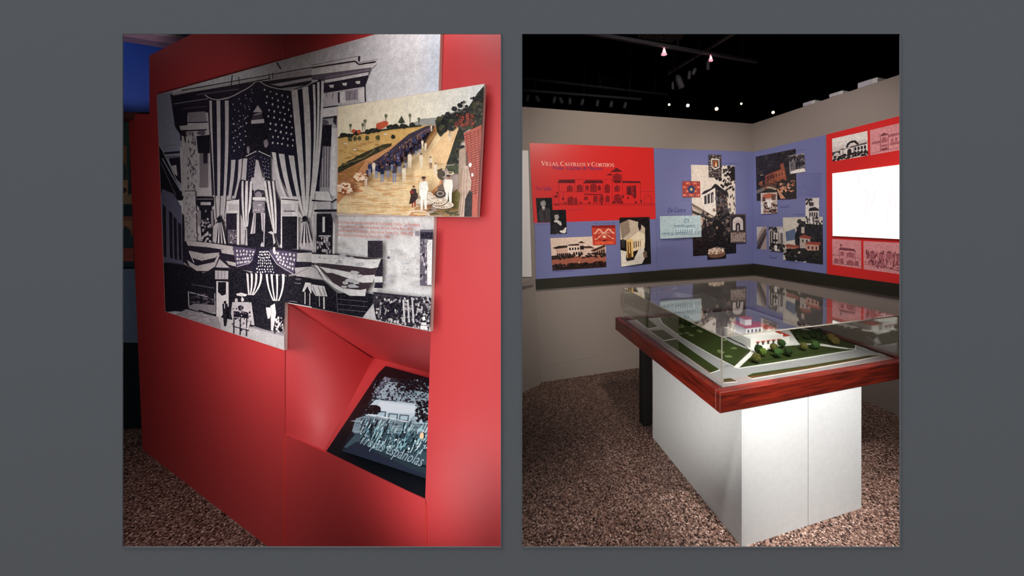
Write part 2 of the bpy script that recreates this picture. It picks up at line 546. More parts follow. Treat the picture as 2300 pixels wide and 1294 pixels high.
# ---- left room: the red exhibit wall
A0 = at_height(320, 1010, 0); B0 = at_height(600, 1227, 0)
dW = (B0 - A0).normalized()
nW = Vector((dW.y, -dW.x, 0))
if nW.dot(EYEP - A0) < 0: nW = -nW
W = Plane(A0, nW)
def wu(px, py):               # along the wall, height
    p = W.at(px, py); return ((p - A0).dot(W.u), p.z)
def wp(u, z, off=0.0):
    p = A0 + W.u * u + W.n * off
    return Vector((p.x, p.y, z))
ZT = W.at(335, 125).z
uM0 = wu(640, 760)[0]; uM1 = wu(958, 950)[0]; uEnd = wu(1145, 600)[0]
zNT0 = W.at(640, 680).z; zNT1 = W.at(967, 745).z
zNB0 = W.at(640, 974).z; zNB1 = W.at(955, 1122).z
wallL = thing('wall_left', None, None, A0); wallL['kind'] = 'structure'; wallL['label'] = 'red painted exhibit wall with a sloped niche'
G = .0015
TK = .03
nb = W.at(640, 680)
pl_left = [W.at(320, 1010)] + [W.at(288, 256), W.at(336, 256), W.at(335, 125), wp(uM0 - G, ZT), wp(uM0 - G, 0)]
pl_left[0].z = 0
slab('panel', pl_left, -W.n * TK, M_RED, wallL)
slab('panel', [wp(uM0 + G, zNT0), wp(uM1 - G, zNT1), wp(uM1 - G, ZT), wp(uM0 + G, ZT)], -W.n * TK, M_RED, wallL)
slab('panel', [wp(uM0 + G, 0), wp(uM1 - G, 0), wp(uM1 - G, zNB1), wp(uM0 + G, zNB0)], -W.n * .012, M_RED, wallL)
uTop = W.at(968, 740)
pr = [wp(uM1, 0), wp(uEnd, 0), wp(uEnd, ZT), wp(wu(968, 740)[0], ZT), W.at(968, 740), W.at(955, 1122)]
slab('panel', pr, -W.n * TK, M_RED, wallL)
for u, z1, wd in ((uM0, zNB0, .006), (uM1 + .001, zNB1, .004)):
    box('panel_edge', wp(u - wd / 2, 0.01, -.004), W.u * wd, W.n * .0065, (0, 0, z1 - .02), M_REDE, wallL)
# niche: side plate, upper sloping plate, lower sloping shelf
side = Plane(W.at(640, 760), W.u)
ap = side.at(813, 797)
sN = -(ap - A0).dot(W.n); zA = ap.z
uR = uM1 + .07
zt = (zNT0 + zNT1) / 2; zb = (zNB0 + zNB1) / 2
# left cheek: a sheet that runs from the opening's edge to the screen's edge
SHL = Plane(wp(uM0, zNB0, -.012), (wp(0, zA, -sN) - wp(0, zb, -.012)).cross(W.u) * (1 if (wp(0, zA, -sN) - wp(0, zb, -.012)).cross(W.u).z > 0 else -1))
c00, c01 = wp(uM0 + G, zNT0 + .004, -.003), wp(uM0 + G, zNB0, -.003)
c10, c11 = SHL.at(838, 806, .004), SHL.at(729, 1013, .004)
c11 += W.n * (-.006 - (c11 - A0).dot(W.n))
vs, fs = [], []
NG = 10
for a_ in range(NG + 1):
    for b_ in range(NG + 1):
        s_, t_ = a_ / NG, b_ / NG
        vs.append((c00 * (1 - t_) + c01 * t_) * (1 - s_) + (c10 * (1 - t_) + c11 * t_) * s_)
nv = len(vs)
vs += [v - W.u * .006 + Vector((0, 0, -.004)) for v in vs]
for a_ in range(NG):
    for b_ in range(NG):
        k = a_ * (NG + 1) + b_
        fs.append((k, k + 1, k + NG + 2, k + NG + 1)); fs.append((nv + k + NG + 1, nv + k + NG + 2, nv + k + 1, nv + k))
mesh('niche_side', vs, fs, M_RED, wallL, smooth=True)
slab('niche_side', [wp(uR, zNT1 + .02, -TK), wp(uR, zNB1 - .02, -TK), wp(uR, zA - .04, -sN - .03), wp(uR, zA + .06, -sN - .03)], W.u * .01, M_RED, wallL)
upn = (wp(0, zA, -sN) - wp(0, zt, 0)).cross(W.u)
slab('niche_back', [wp(uM0, zNT0, -.004), wp(uR, zNT1, -.004), wp(uR, zA, -sN), wp(uM0, zA, -sN)], (0, 0, .008) , M_RED, wallL)
slab('niche_shelf', [wp(uM0, zNB0, -.012), wp(uR, zNB1, -.012), wp(uR, zA, -sN), wp(uM0, zA, -sN)], (0, 0, -.01), M_RED, wallL)

# behind the red wall: blue wall, mauve beam, pale ceiling, dark exhibit
BW = Plane((0, 3.3, 0), (0.25, -1, 0))
struct(slab('wall_blue', [BW.at(235, 72), BW.at(470, 113), BW.at(470, 253), BW.at(235, 252)], -BW.n * .05, M_BLUEW))
BM = Plane((0, 3.15, 0), (0.25, -1, 0))
struct(slab('trim_3', [BM.at(235, 64), BM.at(340, 70), BM.at(432, 86), BM.at(400, 101), BM.at(235, 74)], -BM.n * .12, M_BEAM))
struct(box('ceiling_left', (-4.1, YF + TH, 2.77), (2.9, 0, 0), (0, 2.9, 0), (0, 0, .05), M_WHITE))
struct(slab('trim_4', [BM.at(235, 252), BM.at(345, 252), BM.at(345, 268), BM.at(235, 266)], -BM.n * .1, mat('dark_brown_strip', (70, 40, 36), .7, .2, var=.1, scale=20)))  # dark brown strip below the blue wall
DP = Plane((0, 3.05, 0), (0.15, -1, 0))
dp0 = at_height(235, 1012, 0)
ex = thing('exhibit_panel', 'dark teal exhibit board with small pictures beyond the red wall', 'exhibit panel', DP.at(290, 1000))
slab('board', [DP.at(235, 266), DP.at(345, 266), DP.at(345, 600), DP.at(235, 600)], -DP.n * .04, M_NIGHT, ex)
slab('lower_board', [DP.at(235, 604), DP.at(345, 604), DP.at(345, 770), DP.at(235, 770)], -DP.n * .04, M_SLATEB, ex)
slab('foot_board', [DP.at(235, 772), DP.at(345, 772), DP.at(345, 985), DP.at(235, 985)], -DP.n * .04, mat('black_foot', (18, 24, 30), .7, .2, var=.1, scale=20), ex)
P_COL = print_mat('colour_print', .32, .22, .10, lift=.05)
P_BW = print_mat('halftone_print', .34, .20, .13, lift=.07)
P_SMALL = print_mat('photo_print', .28, .25, .12, scale=200, lift=.05)
pa = Art(DP, .004, zoom(270, 70, 3.498))
pa.rect((46, 70, 60), -20, 690, 70, 1290).rect((120, 84, 60), -20, 900, 50, 1170).ell((40, 60, 60), 20, 1110, 30, 90, 10)
pa.rect((150, 116, 84), -20, 1170, 60, 1290).ell((60, 50, 40), 20, 1250, 34, 26, 8)
pa.build('picture', P_COL, ex)
pb = Art(DP, .004, zoom(270, 430, 3.498))
pb.rect((128, 110, 86), -20, 20, 92, 110).rect((30, 44, 50), -20, 100, 95, 190)
pb.rect((116, 72, 60), -20, 195, 100, 440).rect((140, 96, 70), 0, 230, 90, 330).blot((40, 54, 60), 50, 330, 40, 70, 10).rect((40, 60, 62), -20, 350, 104, 440).rect((130, 62, 56), -20, 445, 106, 550)
pb.build('picture', P_COL, ex)

# ------------------------------------------------------------------ the flag mural on the red wall
Z1, Z2, Z3, Z4 = zoom(270, 70, 3.498), zoom(700, 70, 3.497), zoom(270, 430, 3.498), zoom(700, 430, 3.497)
ID = lambda x, y: (x, y)
MU = .012
M_BOARD = mat('cream_board_edge', (222, 200, 188), .5, .3, var=.03, scale=90)
mural = thing('mural_panel', 'large black and white mural of a flag-draped building on the red wall', 'mural', W.at(640, 787, MU))
outline = [(352, 213), (991, 36), (967, 745), (640, 680), (639, 787), (371, 700)]
slab('board', [W.at(x, y, MU) for x, y in outline], -W.n * (MU - .001), M_BOARD, mural)
LT, L2, MD, M2, DK, D2 = (234, 228, 224), (204, 196, 196), (152, 142, 148), (102, 92, 104), (36, 28, 44), (22, 18, 30)
SKY, SKYL = (228, 226, 226), (160, 162, 180)
m = Art(W, MU + .0003, ID)
def mural_clip(P):
    cx = sum(p[0] for p in P) / len(P)
    e = [((371.5, 699.5), (352.5, 213)), ((352.5, 213.3), (990, 36.5)), ((990, 36.5), (965.5, 744.5))]
    if min(p[0] for p in P) > 636 or cx > 660: e.append(((965.5, 744), (640.5, 679.3)))
    elif max(p[0] for p in P) < 650 or cx < 630: e += [((638.6, 786.3), (371.5, 699.5)), ((638.6, 500), (638.6, 786))] if min(p[1] for p in P) > 682 else [((638.6, 786.3), (371.5, 699.5))]
    return e
m.clip = mural_clip
# sheet
m.poly(SKY, (352, 213), (989.5, 37), (965.5, 744), (640, 679.5), (638.5, 786), (371, 699.5))
for k in range(6):
    x0, x1 = 930 + k * 10, 940 + k * 10
    m.poly((228 - k * 3, 226 - k, 226 + k), (x0, 30), (x1 + .3, 30), (x1 - 6, 210), (x0 - 6, 210))
m.poly(SKYL, (352, 213), (386, 206), (412, 330), (355, 330))
# --- facade ground
m.tf = Z1
m.poly(L2, (480, 820), (700, 600), (1504, 400), (1504, 1294), (480, 1294))
m.tf = Z2
m.poly((190, 184, 184), (0, 395), (205, 480), (205, 1294), (0, 1294))
m.tf = Z3
m.poly(L2, (490, 0), (1504, 0), (1504, 900), (1290, 870), (1290, 980), (500, 700))
m.tf = Z4
m.poly(LT, (0, 100), (195, 165), (963, 200), (935, 1108), (0, 920))
# street side building at far left
m.tf = Z1
m.poly(D2, (298, 890), (330, 940), (500, 1294), (490, 1330), (315, 1330))
m.poly(SKYL, (300, 890), (470, 880), (480, 1240), (400, 1080), (330, 930))
m.line(MD, 10, (330, 905), (460, 890)); m.line(DK, 16, (345, 960), (470, 950)); m.line(M2, 8, (360, 990), (470, 985))
m.poly(DK, (380, 1000), (470, 990), (480, 1200), (440, 1160))
m.poly(L2, (400, 1060), (440, 1050), (450, 1140), (425, 1120))
m.line(SKYL, 10, (330, 1000), (490, 1280))
m.line(M2, 8, (318, 1030), (440, 1294))
m.tf = Z3
m.poly((110, 108, 130), (318, 60), (330, -20), (420, 20), (480, 120), (500, 580), (338, 560))
m.poly(D2, (400, -40), (500, 10), (490, 70), (440, 10))
for x, y0, y1 in ((345, 100, 520), (395, 150, 530), (430, 195, 540), (465, 240, 545)):
    m.poly(DK, (x - 12, y0), (x + 14, y0 + 24), (x + 18, y1), (x - 4, y1 - 10))
m.poly(DK, (485, 170), (505, 190), (508, 560), (492, 560))
# --- cornice, left and across
m.tf = Z1
m.poly(DK, (393, 492), (600, 470), (1040, 405), (1504, 345), (1504, 420), (1100, 470), (700, 545), (700, 640), (530, 640), (525, 830), (475, 820), (430, 750))
m.poly(L2, (395, 492), (480, 470), (1504, 300), (1504, 345), (1000, 405), (560, 478), (420, 505))
m.line(DK, 7, (480, 466), (900, 392), (1504, 285))
m.line(DK, 9, (520, 490), (900, 425), (1180, 372))
m.line(DK, 8, (880, 345), (872, 430)); m.line(DK, 6, (930, 360), (935, 420)); m.line(DK, 6, (1165, 330), (1175, 380)); m.line(DK, 6, (1195, 325), (1200, 375))
m.line(DK, 11, (1230, 245), (1262, 298))
m.poly(L2, (1180, 420), (1504, 362), (1504, 385), (1260, 432))
m.line(M2, 9, (600, 500), (930, 455)); m.line(MD, 6, (420, 572), (690, 530)); m.line(M2, 5, (480, 610), (690, 590))
m.poly(MD, (530, 640), (665, 630), (680, 715), (535, 720)); m.line(DK, 9, (465, 722), (690, 715))
m.poly(L2, (465, 745), (675, 725), (680, 768), (475, 778)); m.line(DK, 10, (470, 785), (680, 775))
m.poly(MD, (515, 790), (580, 790), (575, 820), (520, 820)); m.blot(M2, 640, 800, 46, 22)
m.line(DK, 12, (500, 800), (515, 880)); m.line(DK, 8, (570, 800), (580, 880)); m.line(DK, 10, (475, 800), (478, 860))
# pilaster with stains, shuttered window
m.poly((196, 190, 188), (525, 830), (600, 830), (620, 1294), (486, 1294), (486, 980))
m.poly(D2, (598, 825), (700, 815), (704, 960), (612, 960))
m.rect((150, 140, 140), 622, 960, 692, 1230)
for x in range(630, 692, 9): m.line(M2, 3, (x, 965), (x, 1228))
m.rect(DK, 652, 960, 686, 1040)
m.spray([MD, M2], 60, 530, 840, 600, 1290, 7, 16)
# right-hand end of the cornice
m.tf = Z2
m.poly(LT, (0, 270), (365, 196), (372, 245), (520, 222), (512, 256), (462, 300), (0, 360))
m.line(MD, 6, (0, 268), (365, 196), (374, 247), (520, 222))
m.line(DK, 12, (0, 288), (340, 236), (372, 262), (505, 240))
m.line(DK, 14, (375, 196), (370, 236))
m.poly(M2, (0, 345), (470, 285), (455, 335), (100, 390), (0, 380))
m.poly(LT, (100, 385), (450, 322), (440, 350), (110, 410)); m.line(MD, 7, (110, 365), (470, 300))
m.poly(DK, (90, 410), (450, 345), (418, 430), (350, 455), (85, 490))
for x, y in ((155, 432), (258, 416), (362, 402)): m.poly(LT, (x - 20, y - 8), (x + 20, y - 12), (x + 16, y + 12), (x - 10, y + 12))
m.poly(L2, (75, 490), (420, 435), (424, 555), (70, 600)); m.poly(LT, (225, 480), (262, 472), (266, 560), (226, 566)); m.poly(LT, (366, 462), (415, 440), (424, 556), (372, 556))
m.line(DK, 10, (418, 425), (422, 556)); m.line(DK, 14, (212, 480), (214, 562)); m.poly(MD, (262, 470), (360, 455), (362, 535), (268, 548))
for x in (120, 170, 300, 340): m.line(M2, 6, (x, 480), (x - 6, 520 + x % 40))
m.line(DK, 10, (60, 606), (205, 586)); m.poly(LT, (66, 610), (206, 592), (206, 668), (58, 682)); m.line(DK, 12, (60, 688), (206, 668))
m.blot(M2, 100, 715, 40, 26); m.blot(DK, 185, 700, 22, 40); m.poly(M2, (190, 690), (206, 690), (206, 800), (196, 800))
m.poly(DK, (48, 380), (95, 380), (70, 520), (40, 900), (26, 900), (40, 560))
m.poly(LT, (0, 400), (48, 380), (40, 640), (20, 900), (0, 900))
m.poly(D2, (46, 738), (158, 735), (154, 905), (34, 905)); m.rect((176, 168, 170), 40, 905, 146, 1225)
for x in (56, 78, 98, 118, 138): m.line(M2, 8, (x, 905), (x - 4, 1225))
m.poly(M2, (50, 905), (90, 905), (86, 1000), (46, 1000)); m.poly(LT, (158, 760), (206, 760), (200, 1294), (140, 1294))
m.line(MD, 6, (30, 920), (6, 1294))
# --- great flag: dark cloth, stars, stripes gathered to two knots
def stars(pts_fn, nu, nv, r, col=LT):
    for i in range(nu):
        for j in range(nv):
            x, y = pts_fn((i + .5 + .25 * (j % 2)) / nu, (j + .5) / nv)
            m.ell(col, x + random.uniform(-3, 3), y + random.uniform(-4, 4), r * random.uniform(.7, 1.1), r * random.uniform(.9, 1.5), 6)
def bil(a, b, c, d):
    return lambda u, v: tuple((a[i] * (1 - u) + b[i] * u) * (1 - v) + (d[i] * (1 - u) + c[i] * u) * v for i in (0, 1))
def curve(p, c, q, n=7):
    return [tuple((1 - t) ** 2 * p[i] + 2 * t * (1 - t) * c[i] + t * t * q[i] for i in (0, 1)) for t in [k / n for k in range(n + 1)]]
def swath(col, a0, a1, ca, cb, b0, b1):
    """a stripe of cloth: from top span a0-a1 to bottom span b0-b1 with its bends at ca, cb"""
    L, R = curve(a0, ca, b0), curve(a1, cb, b1)
    m.poly(col, *(L + R[::-1]))
m.tf = Z1
CL = (30, 26, 46)
# cloth behind everything between the two knots
m.poly(CL, (690, 540), (840, 535), (970, 465), (1085, 400), (1200, 440), (1340, 462), (1504, 410), (1580, 380), (1590, 900), (1560, 1294), (1330, 1294), (1230, 1100), (1180, 960), (1150, 840), (1120, 640), (1080, 580), (1040, 640), (1010, 900), (960, 1000), (890, 1294), (720, 1294))
m.poly(D2, (1000, 640), (1150, 640), (1175, 930), (1180, 1000), (960, 1000))
m.poly((70, 60, 74), (1040, 660), (1110, 640), (1130, 722), (1030, 726)); m.poly(MD, (1045, 655), (1110, 637), (1115, 650), (1050, 664))
m.poly(L2, (1030, 700), (1130, 690), (1132, 722), (1028, 728))
m.blot(MD, 1145, 880, 24, 40); m.blot(MD, 1005, 930, 14, 40)
stars(bil((1110, 430), (1335, 500), (1375, 930), (1180, 900)), 5, 9, 8)
stars(bil((860, 560), (1060, 430), (1020, 640), (860, 980)), 4, 7, 6, MD)
stars(bil((865, 720), (1010, 640), (990, 900), (880, 980)), 3, 5, 6, L2)
# scalloped top hem
for c in (curve((665, 500), (760, 590), (960, 470)), curve((960, 470), (1040, 430), (1060, 398)), curve((1100, 398), (1160, 450), (1340, 465)), curve((1340, 465), (1430, 460), (1504, 405))):
    m.line(L2, 8, *c)
# left flag stripes
for x0, x1, xb0, xb1 in ((700, 720, 740, 752), (756, 786, 762, 778), (822, 852, 800, 815)):
    swath(L2, (x0, 545), (x1, 545), (x0 + 10, 1000), (x1 + 8, 1000), (xb0, 1480), (xb1, 1480))
for x0, x1 in ((872, 906), (930, 958)):
    swath(L2, (x0, 1012), (x1, 1000 - (x1 - 958) * .2), (x0 - 4, 1250), (x1 - 14, 1250), (x0 - 55, 1460), (x1 - 70, 1460))
m.line(DK, 10, (690, 560), (735, 1290))
# right flag stripes: beside the canton, then below it
K = (1452, 1475)
for x0, x1, y0 in ((1345, 1392, 470), (1430, 1476, 445)):
    swath(LT, (x0, y0), (x1, y0 - 10), (x0 + 40, 950), (x1 + 50, 950), (K[0] - 6 + (x0 - 1345) * .1, K[1] - 10), (K[0] + 8 + (x0 - 1345) * .1, K[1] - 10))
for x0, x1, y0, c in ((1512, 1530, 420, 30), (1548, 1566, 400, 10), (1580, 1600, 390, -4)):
    swath(LT, (x0, y0), (x1, y0), (x0 + c, 950), (x1 + c, 950), (K[0] + 22 + (x0 - 1512) * .2, K[1] - 12), (K[0] + 34 + (x0 - 1512) * .2, K[1] - 12))
for x0, x1, y0 in ((1190, 1222, 950), (1245, 1290, 962), (1322, 1366, 975)):
    swath(LT, (x0, y0), (x1, y0 + 4), (x0 + 60, 1330), (x1 + 36, 1300), (K[0] - 52 + (x0 - 1190) * .28, K[1] - 14), (K[0] - 36 + (x0 - 1190) * .28, K[1] - 14))
# central pair of small flags
m.poly(CL, (1070, 942), (1180, 985), (1184, 1200), (1160, 1210), (1085, 1010), (1060, 1180), (985, 1215), (1000, 980))
m.line(LT, 6, (985, 985), (1070, 942)); m.line(LT, 6, (1085, 942), (1180, 985))
stars(bil((1010, 990), (1062, 970), (1050, 1170), (995, 1190)), 3, 7, 4, MD)
stars(bil((1090, 970), (1170, 1000), (1178, 1190), (1150, 1190)), 3, 7, 4, L2)
m.poly(L2, (1066, 1010), (1085, 1015), (1118, 1150), (1125, 1230), (1035, 1230), (1050, 1160))
m.tf = Z3
m.rect(L2, 1030, -110, 1135, -10); m.arch((52, 46, 60), 1045, 0 - 16, 1128, 60); m.arch(MD, 1060, 0, 1112, 60)
for k in range(4): m.line(MD, 4, (1087, 56), (1052 + k * 24, 10))
m.rect(LT, 1036, 46, 1140, 66)
m.poly(DK, (1150, -60), (1180, -100), (1300, 200), (1250, 440), (1210, 300), (1190, 180))
m.poly(DK, (940, -90), (905, 60), (980, 270), (1005, 300), (1040, 60), (1040, -60))
for x0, x1, b in ((955, 968, 978), (985, 1004, 988), (1020, 1036, 998)):
    swath(LT, (x0, -80), (x1, -84), (x0 - 10, 120), (x1, 120), (b - 4, 278), (b + 4, 278))
for x0, x1, b in ((1130, 1144, 1200), (1158, 1176, 1210), (1192, 1206, 1222)):
    swath(LT, (x0, -80), (x1, -84), (x0 + 24, 120), (x1 + 30, 120), (b - 5, 330), (b + 5, 330))
m.poly(L2, (958, 330), (975, 290), (995, 290), (1000, 430), (972, 410))
m.line(DK, 6, (985, 300), (980, 420))
# central doorway behind
m.poly(D2, (1010, 180), (1035, 100), (1150, 90), (1205, 330), (1230, 440), (1000, 430))
m.rect(MD, 1040, 80, 1135, 170); m.spray([M2, L2], 16, 1042, 82, 1132, 168, 9, 7)
m.poly(L2, (1048, 170), (1066, 175), (1060, 330), (1022, 335)); m.poly(L2, (1105, 170), (1140, 170), (1135, 335), (1112, 300))
m.line(M2, 6, (1060, 180), (1044, 330)); m.line(M2, 6, (1122, 175), (1124, 320))
# street lamp in front
m.line(L2, 7, (1130, 330), (1128, 440)); m.poly(L2, (1160, 322), (1185, 312), (1216, 326), (1206, 336), (1220, 400), (1205, 420), (1196, 340))
m.blot((200, 196, 200), 1115, 425, 14, 30)
# side doors and windows of the first floor
m.rect(LT, 838, 60, 935, 420); m.rect(DK, 832, 180, 916, 420); m.rect(L2, 850, 100, 930, 150); m.line(DK, 8, (835, 176), (920, 176)); m.line(DK, 7, (835, 70), (930, 62))
m.rect(M2, 845, 300, 912, 410); m.spray([L2, MD, DK], 26, 848, 304, 910, 408, 8, 8)
m.rect(LT, 1262, 40, 1400, 470); m.poly(L2, (1270, 100), (1345, 95), (1350, 190), (1266, 190)); m.line(DK, 8, (1266, 60), (1400, 70)); m.line(DK, 7, (1285, 155), (1375, 155))
m.rect(D2, 1272, 196, 1390, 452)
m.poly(D2, (595, 42), (735, 45), (735, 110), (710, 130), (720, 260), (715, 405), (640, 405), (630, 260), (620, 130), (598, 100))
m.rect(L2, 632, 84, 712, 108); m.line(MD, 6, (600, 60), (730, 60)); m.blot(MD, 672, 155, 8, 12)
m.spray([L2, L2, MD], 46, 640, 215, 712, 400, 10, 10); m.line(DK, 8, (640, 290), (715, 290))
m.poly(MD, (612, 150), (634, 150), (634, 250), (612, 280)); m.poly(MD, (712, 150), (732, 150), (732, 270), (716, 280))
m.poly((196, 188, 186), (495, 0), (590, 0), (600, 400), (510, 380))
m.spray([MD, L2, MD], 50, 510, 0, 600, 380, 9, 14)
# knots and tails of the great curtains
for tx, ty, sp in ((780, 222, 40), (1452, 215, 46)):
    for k in range(4):
        x = tx - sp + k * sp * .66
        m.poly(LT if k % 2 else L2, (tx - 10 + k * 6, ty - 6), (tx - 4 + k * 6, ty - 6), (x + sp * .3, ty + 190 + 30 * (tx > 1000)), (x, ty + 190 + 30 * (tx > 1000)))
        m.poly(DK, (tx - 6 + k * 6, ty), (tx - 2 + k * 6, ty), (x + sp * .62, ty + 190), (x + sp * .36, ty + 190))
    m.blot(D2, tx, ty, 26, 30); m.line(DK, 8, (tx - 30, ty + 30), (tx, ty), (tx + 34, ty + 34))
# --- bunting along the balcony
m.poly(DK, (505, 395), (520, 385), (900, 420), (1380, 455), (1504, 470), (1504, 620), (1300, 660), (1100, 640), (920, 610), (760, 620), (600, 640), (505, 560))
swag = [((515, 385), (700, 405), (885, 432), (885, 470), (700, 440), (530, 425)),
        ((540, 465), (660, 490), (780, 480), (750, 520), (640, 545), (560, 520)),
        ((525, 540), (600, 585), (740, 555), (770, 490), (782, 500), (745, 590), (690, 625), (600, 625), (545, 585)),
        ((790, 455), (890, 465), (895, 500), (800, 485)), ((830, 545), (910, 560), (908, 590), (850, 575))]
for p in swag: m.poly((206, 196, 192), *p)
m.poly(L2, (780, 530), (810, 560), (860, 600), (750, 596)); m.line(LT, 6, (540, 470), (580, 560)); m.line(M2, 8, (760, 600), (900, 612))
for x, y in ((670, 432), (595, 515), (640, 520), (790, 450)): m.line(MD, 6, (x, y), (x + 18, y + 8))
PUR = (92, 80, 106)
m.poly(PUR, (885, 432), (1078, 455), (1060, 520), (1010, 575), (915, 592), (900, 520))
stars(bil((900, 450), (1070, 460), (1010, 560), (915, 580)), 6, 4, 8)
m.line(L2, 5, (1085, 470), (1020, 560), (915, 594))
m.poly(CL, (1070, 450), (1170, 450), (1215, 560), (1240, 650), (1130, 655), (1050, 660), (1020, 590))
stars(bil((1095, 460), (1160, 465), (1215, 645), (1060, 645)), 7, 8, 6)
m.poly(PUR, (1170, 455), (1390, 478), (1365, 650), (1290, 620), (1215, 550))
stars(bil((1190, 470), (1385, 485), (1355, 630), (1250, 570)), 6, 4, 9)
m.line(L2, 6, (1165, 470), (1230, 570), (1360, 650))
m.blot(LT, 1210, 460, 14, 34); m.line(LT, 8, (1215, 470), (1245, 500))
# --- ground floor in shadow
m.poly(D2, (335, 560), (500, 580), (560, 615), (640, 645), (760, 600), (920, 612), (1000, 640), (1300, 670), (1380, 660), (1504, 690), (1504, 905), (1290, 870), (1290, 1000), (1180, 1090), (1050, 1060), (760, 980), (430, 940), (347, 950))
m.tf = Z4
m.poly(D2, (0, 690), (90, 700), (200, 800), (430, 800), (500, 810), (480, 900), (400, 990), (0, 920))
m.tf = Z3
m.poly(L2, (745, 620), (850, 625), (848, 690), (745, 690)); m.poly(LT, (755, 705), (850, 710), (852, 900), (790, 990), (755, 985)); m.poly(D2, (770, 712), (832, 712), (830, 810), (800, 820), (768, 790))
for x in (770, 796, 822): m.line(MD, 6, (x, 622), (x, 688))
m.line(LT, 6, (535, 785), (540, 900)); m.line(L2, 6, (742, 800), (748, 960)); m.line(L2, 7, (545, 792), (690, 830)); m.line(M2, 6, (560, 730), (740, 760))
m.spray([M2, (60, 50, 64)], 30, 545, 800, 740, 900, 22, 8)
m.poly((150, 142, 146), (535, 905), (580, 880), (745, 895), (750, 965), (640, 950), (540, 920))
# pavement
m.poly((168, 160, 162), (420, 975), (520, 925), (760, 985), (1010, 1060), (1200, 1100), (1290, 1120), (1290, 1250), (1000, 1160))
m.poly((204, 198, 196), (770, 985), (880, 1010), (1010, 1070), (1288, 1140), (1288, 1248), (1010, 1162), (800, 1098))
m.spray([MD, L2], 60, 470, 950, 740, 1040, 24, 4)
m.line(D2, 12, (615, 935), (745, 975))
# flags hung at the entrance
m.poly(D2, (1150, 650), (1050, 830), (1055, 1060), (1190, 1100), (1200, 870))
for x0, x1, xb in ((990, 1008, 1010), (1024, 1042, 1022), (1060, 1078, 1034), (1098, 1116, 1044)):
    swath(LT, (x0, 640), (x1, 650), (x0 + 8, 740), (x1 + 4, 740), (xb - 5, 815), (xb + 6, 815))
for x0, x1, xb in ((1142, 1160, 1205), (1180, 1198, 1216), (1222, 1240, 1228), (1270, 1292, 1244)):
    swath(LT, (x0, 650), (x1, 650), (x0 + 12, 770), (x1 + 2, 770), (xb - 6, 860), (xb + 6, 860))
m.poly(LT, (1180, 900), (1215, 880), (1225, 960), (1200, 1100), (1185, 1090)); m.poly(L2, (1000, 880), (1030, 870), (1055, 1050), (1030, 1050))
# horse cab and passers-by
m.poly(LT, (910, 805), (950, 795), (1000, 810), (985, 825), (920, 820)); m.line(L2, 6, (955, 820), (960, 900)); m.blot(D2, 945, 915, 30, 28); m.blot(L2, 912, 860, 16, 24); m.blot(LT, 960, 850, 14, 20)
m.poly(L2, (880, 870), (1010, 870), (1035, 1000), (1000, 1100), (900, 1080), (870, 960)); m.poly(D2, (890, 940), (1005, 950), (1010, 1000), (890, 985)); m.blot(DK, 945, 915, 28, 26)
for x in (895, 945, 995): m.line(D2, 9, (x, 990), (x - 4, 1120 + (x - 900) * .2))
m.line(D2, 8, (885, 1060), (1010, 1095)); m.spray([DK, LT, M2], 40, 880, 900, 1030, 1100, 9, 11)
for x, y, h in ((822, 870, 190), (1165, 900, 100)):
    m.blot(D2, x, y, 11, 14); m.poly(D2 if x < 900 else LT, (x - 20, y + 12), (x + 16, y + 12), (x + 24, y + h * .45), (x + 8, y + h), (x - 6, y + h), (x - 16, y + h * .5)); m.line(LT, 6, (x - 3, y + 14), (x - 3, y + 50))
m.poly(LT, (1215, 1000), (1270, 990), (1285, 1090), (1240, 1110)); m.blot(D2, 1250, 1010, 26, 20); m.blot(D2, 1262, 1080, 22, 40); m.spray([DK, LT], 18, 1210, 990, 1286, 1120, 9, 12)
# sentry box
m.poly(LT, (1430, 785), (1455, 715), (1500, 720), (1504, 800), (1495, 800), (1470, 745), (1445, 790)); m.line(LT, 8, (1452, 790), (1452, 885)); m.line(L2, 8, (1490, 800), (1490, 895))
m.line(MD, 5, (1370, 720), (1420, 725)); m.line(MD, 4, (1330, 862), (1390, 868)); m.blot(M2, 1400, 690, 30, 10)
m.tf = Z4
m.poly(LT, (0, 730), (100, 745), (124, 825), (30, 820), (0, 770)); m.line(MD, 7, (10, 745), (36, 815)); m.line(MD, 7, (50, 748), (78, 818)); m.line(MD, 7, (82, 750), (108, 818))
m.line(LT, 12, (96, 830), (98, 925)); m.line(L2, 6, (60, 820), (62, 905)); m.line(M2, 6, (195, 790), (205, 945))
for y in (845, 885, 925): m.line(M2, 5, (205, y), (440, y + 22))
# bunting at right
m.poly((66, 52, 58), (0, 480), (200, 488), (300, 505), (440, 520), (545, 530), (560, 600), (500, 640), (560, 670), (480, 700), (440, 780), (300, 800), (190, 740), (60, 600), (0, 600))
m.poly(LT, (0, 492), (200, 500), (330, 525), (440, 535), (545, 530), (530, 595), (470, 605), (300, 585), (100, 565), (0, 560))
m.poly(LT, (60, 590), (170, 610), (300, 635), (400, 660), (497, 655), (480, 715), (400, 718), (280, 680), (160, 640), (120, 640))
m.poly(LT, (20, 575), (50, 585), (120, 690), (240, 760), (380, 775), (430, 765), (420, 822), (300, 820), (180, 760), (100, 690))
m.poly(L2, (0, 590), (40, 610), (80, 690), (0, 680)); m.spray([MD], 16, 20, 505, 500, 580, 12, 4)
m.line(LT, 5, (0, 580), (40, 600), (120, 700))
m.tf = Z3
m.poly((206, 200, 196), (1390, 485), (1504, 480), (1504, 555), (1385, 552)); m.poly((204, 196, 194), (1370, 600), (1504, 590), (1504, 680), (1380, 665)); m.line(MD, 6, (1380, 650), (1480, 600))
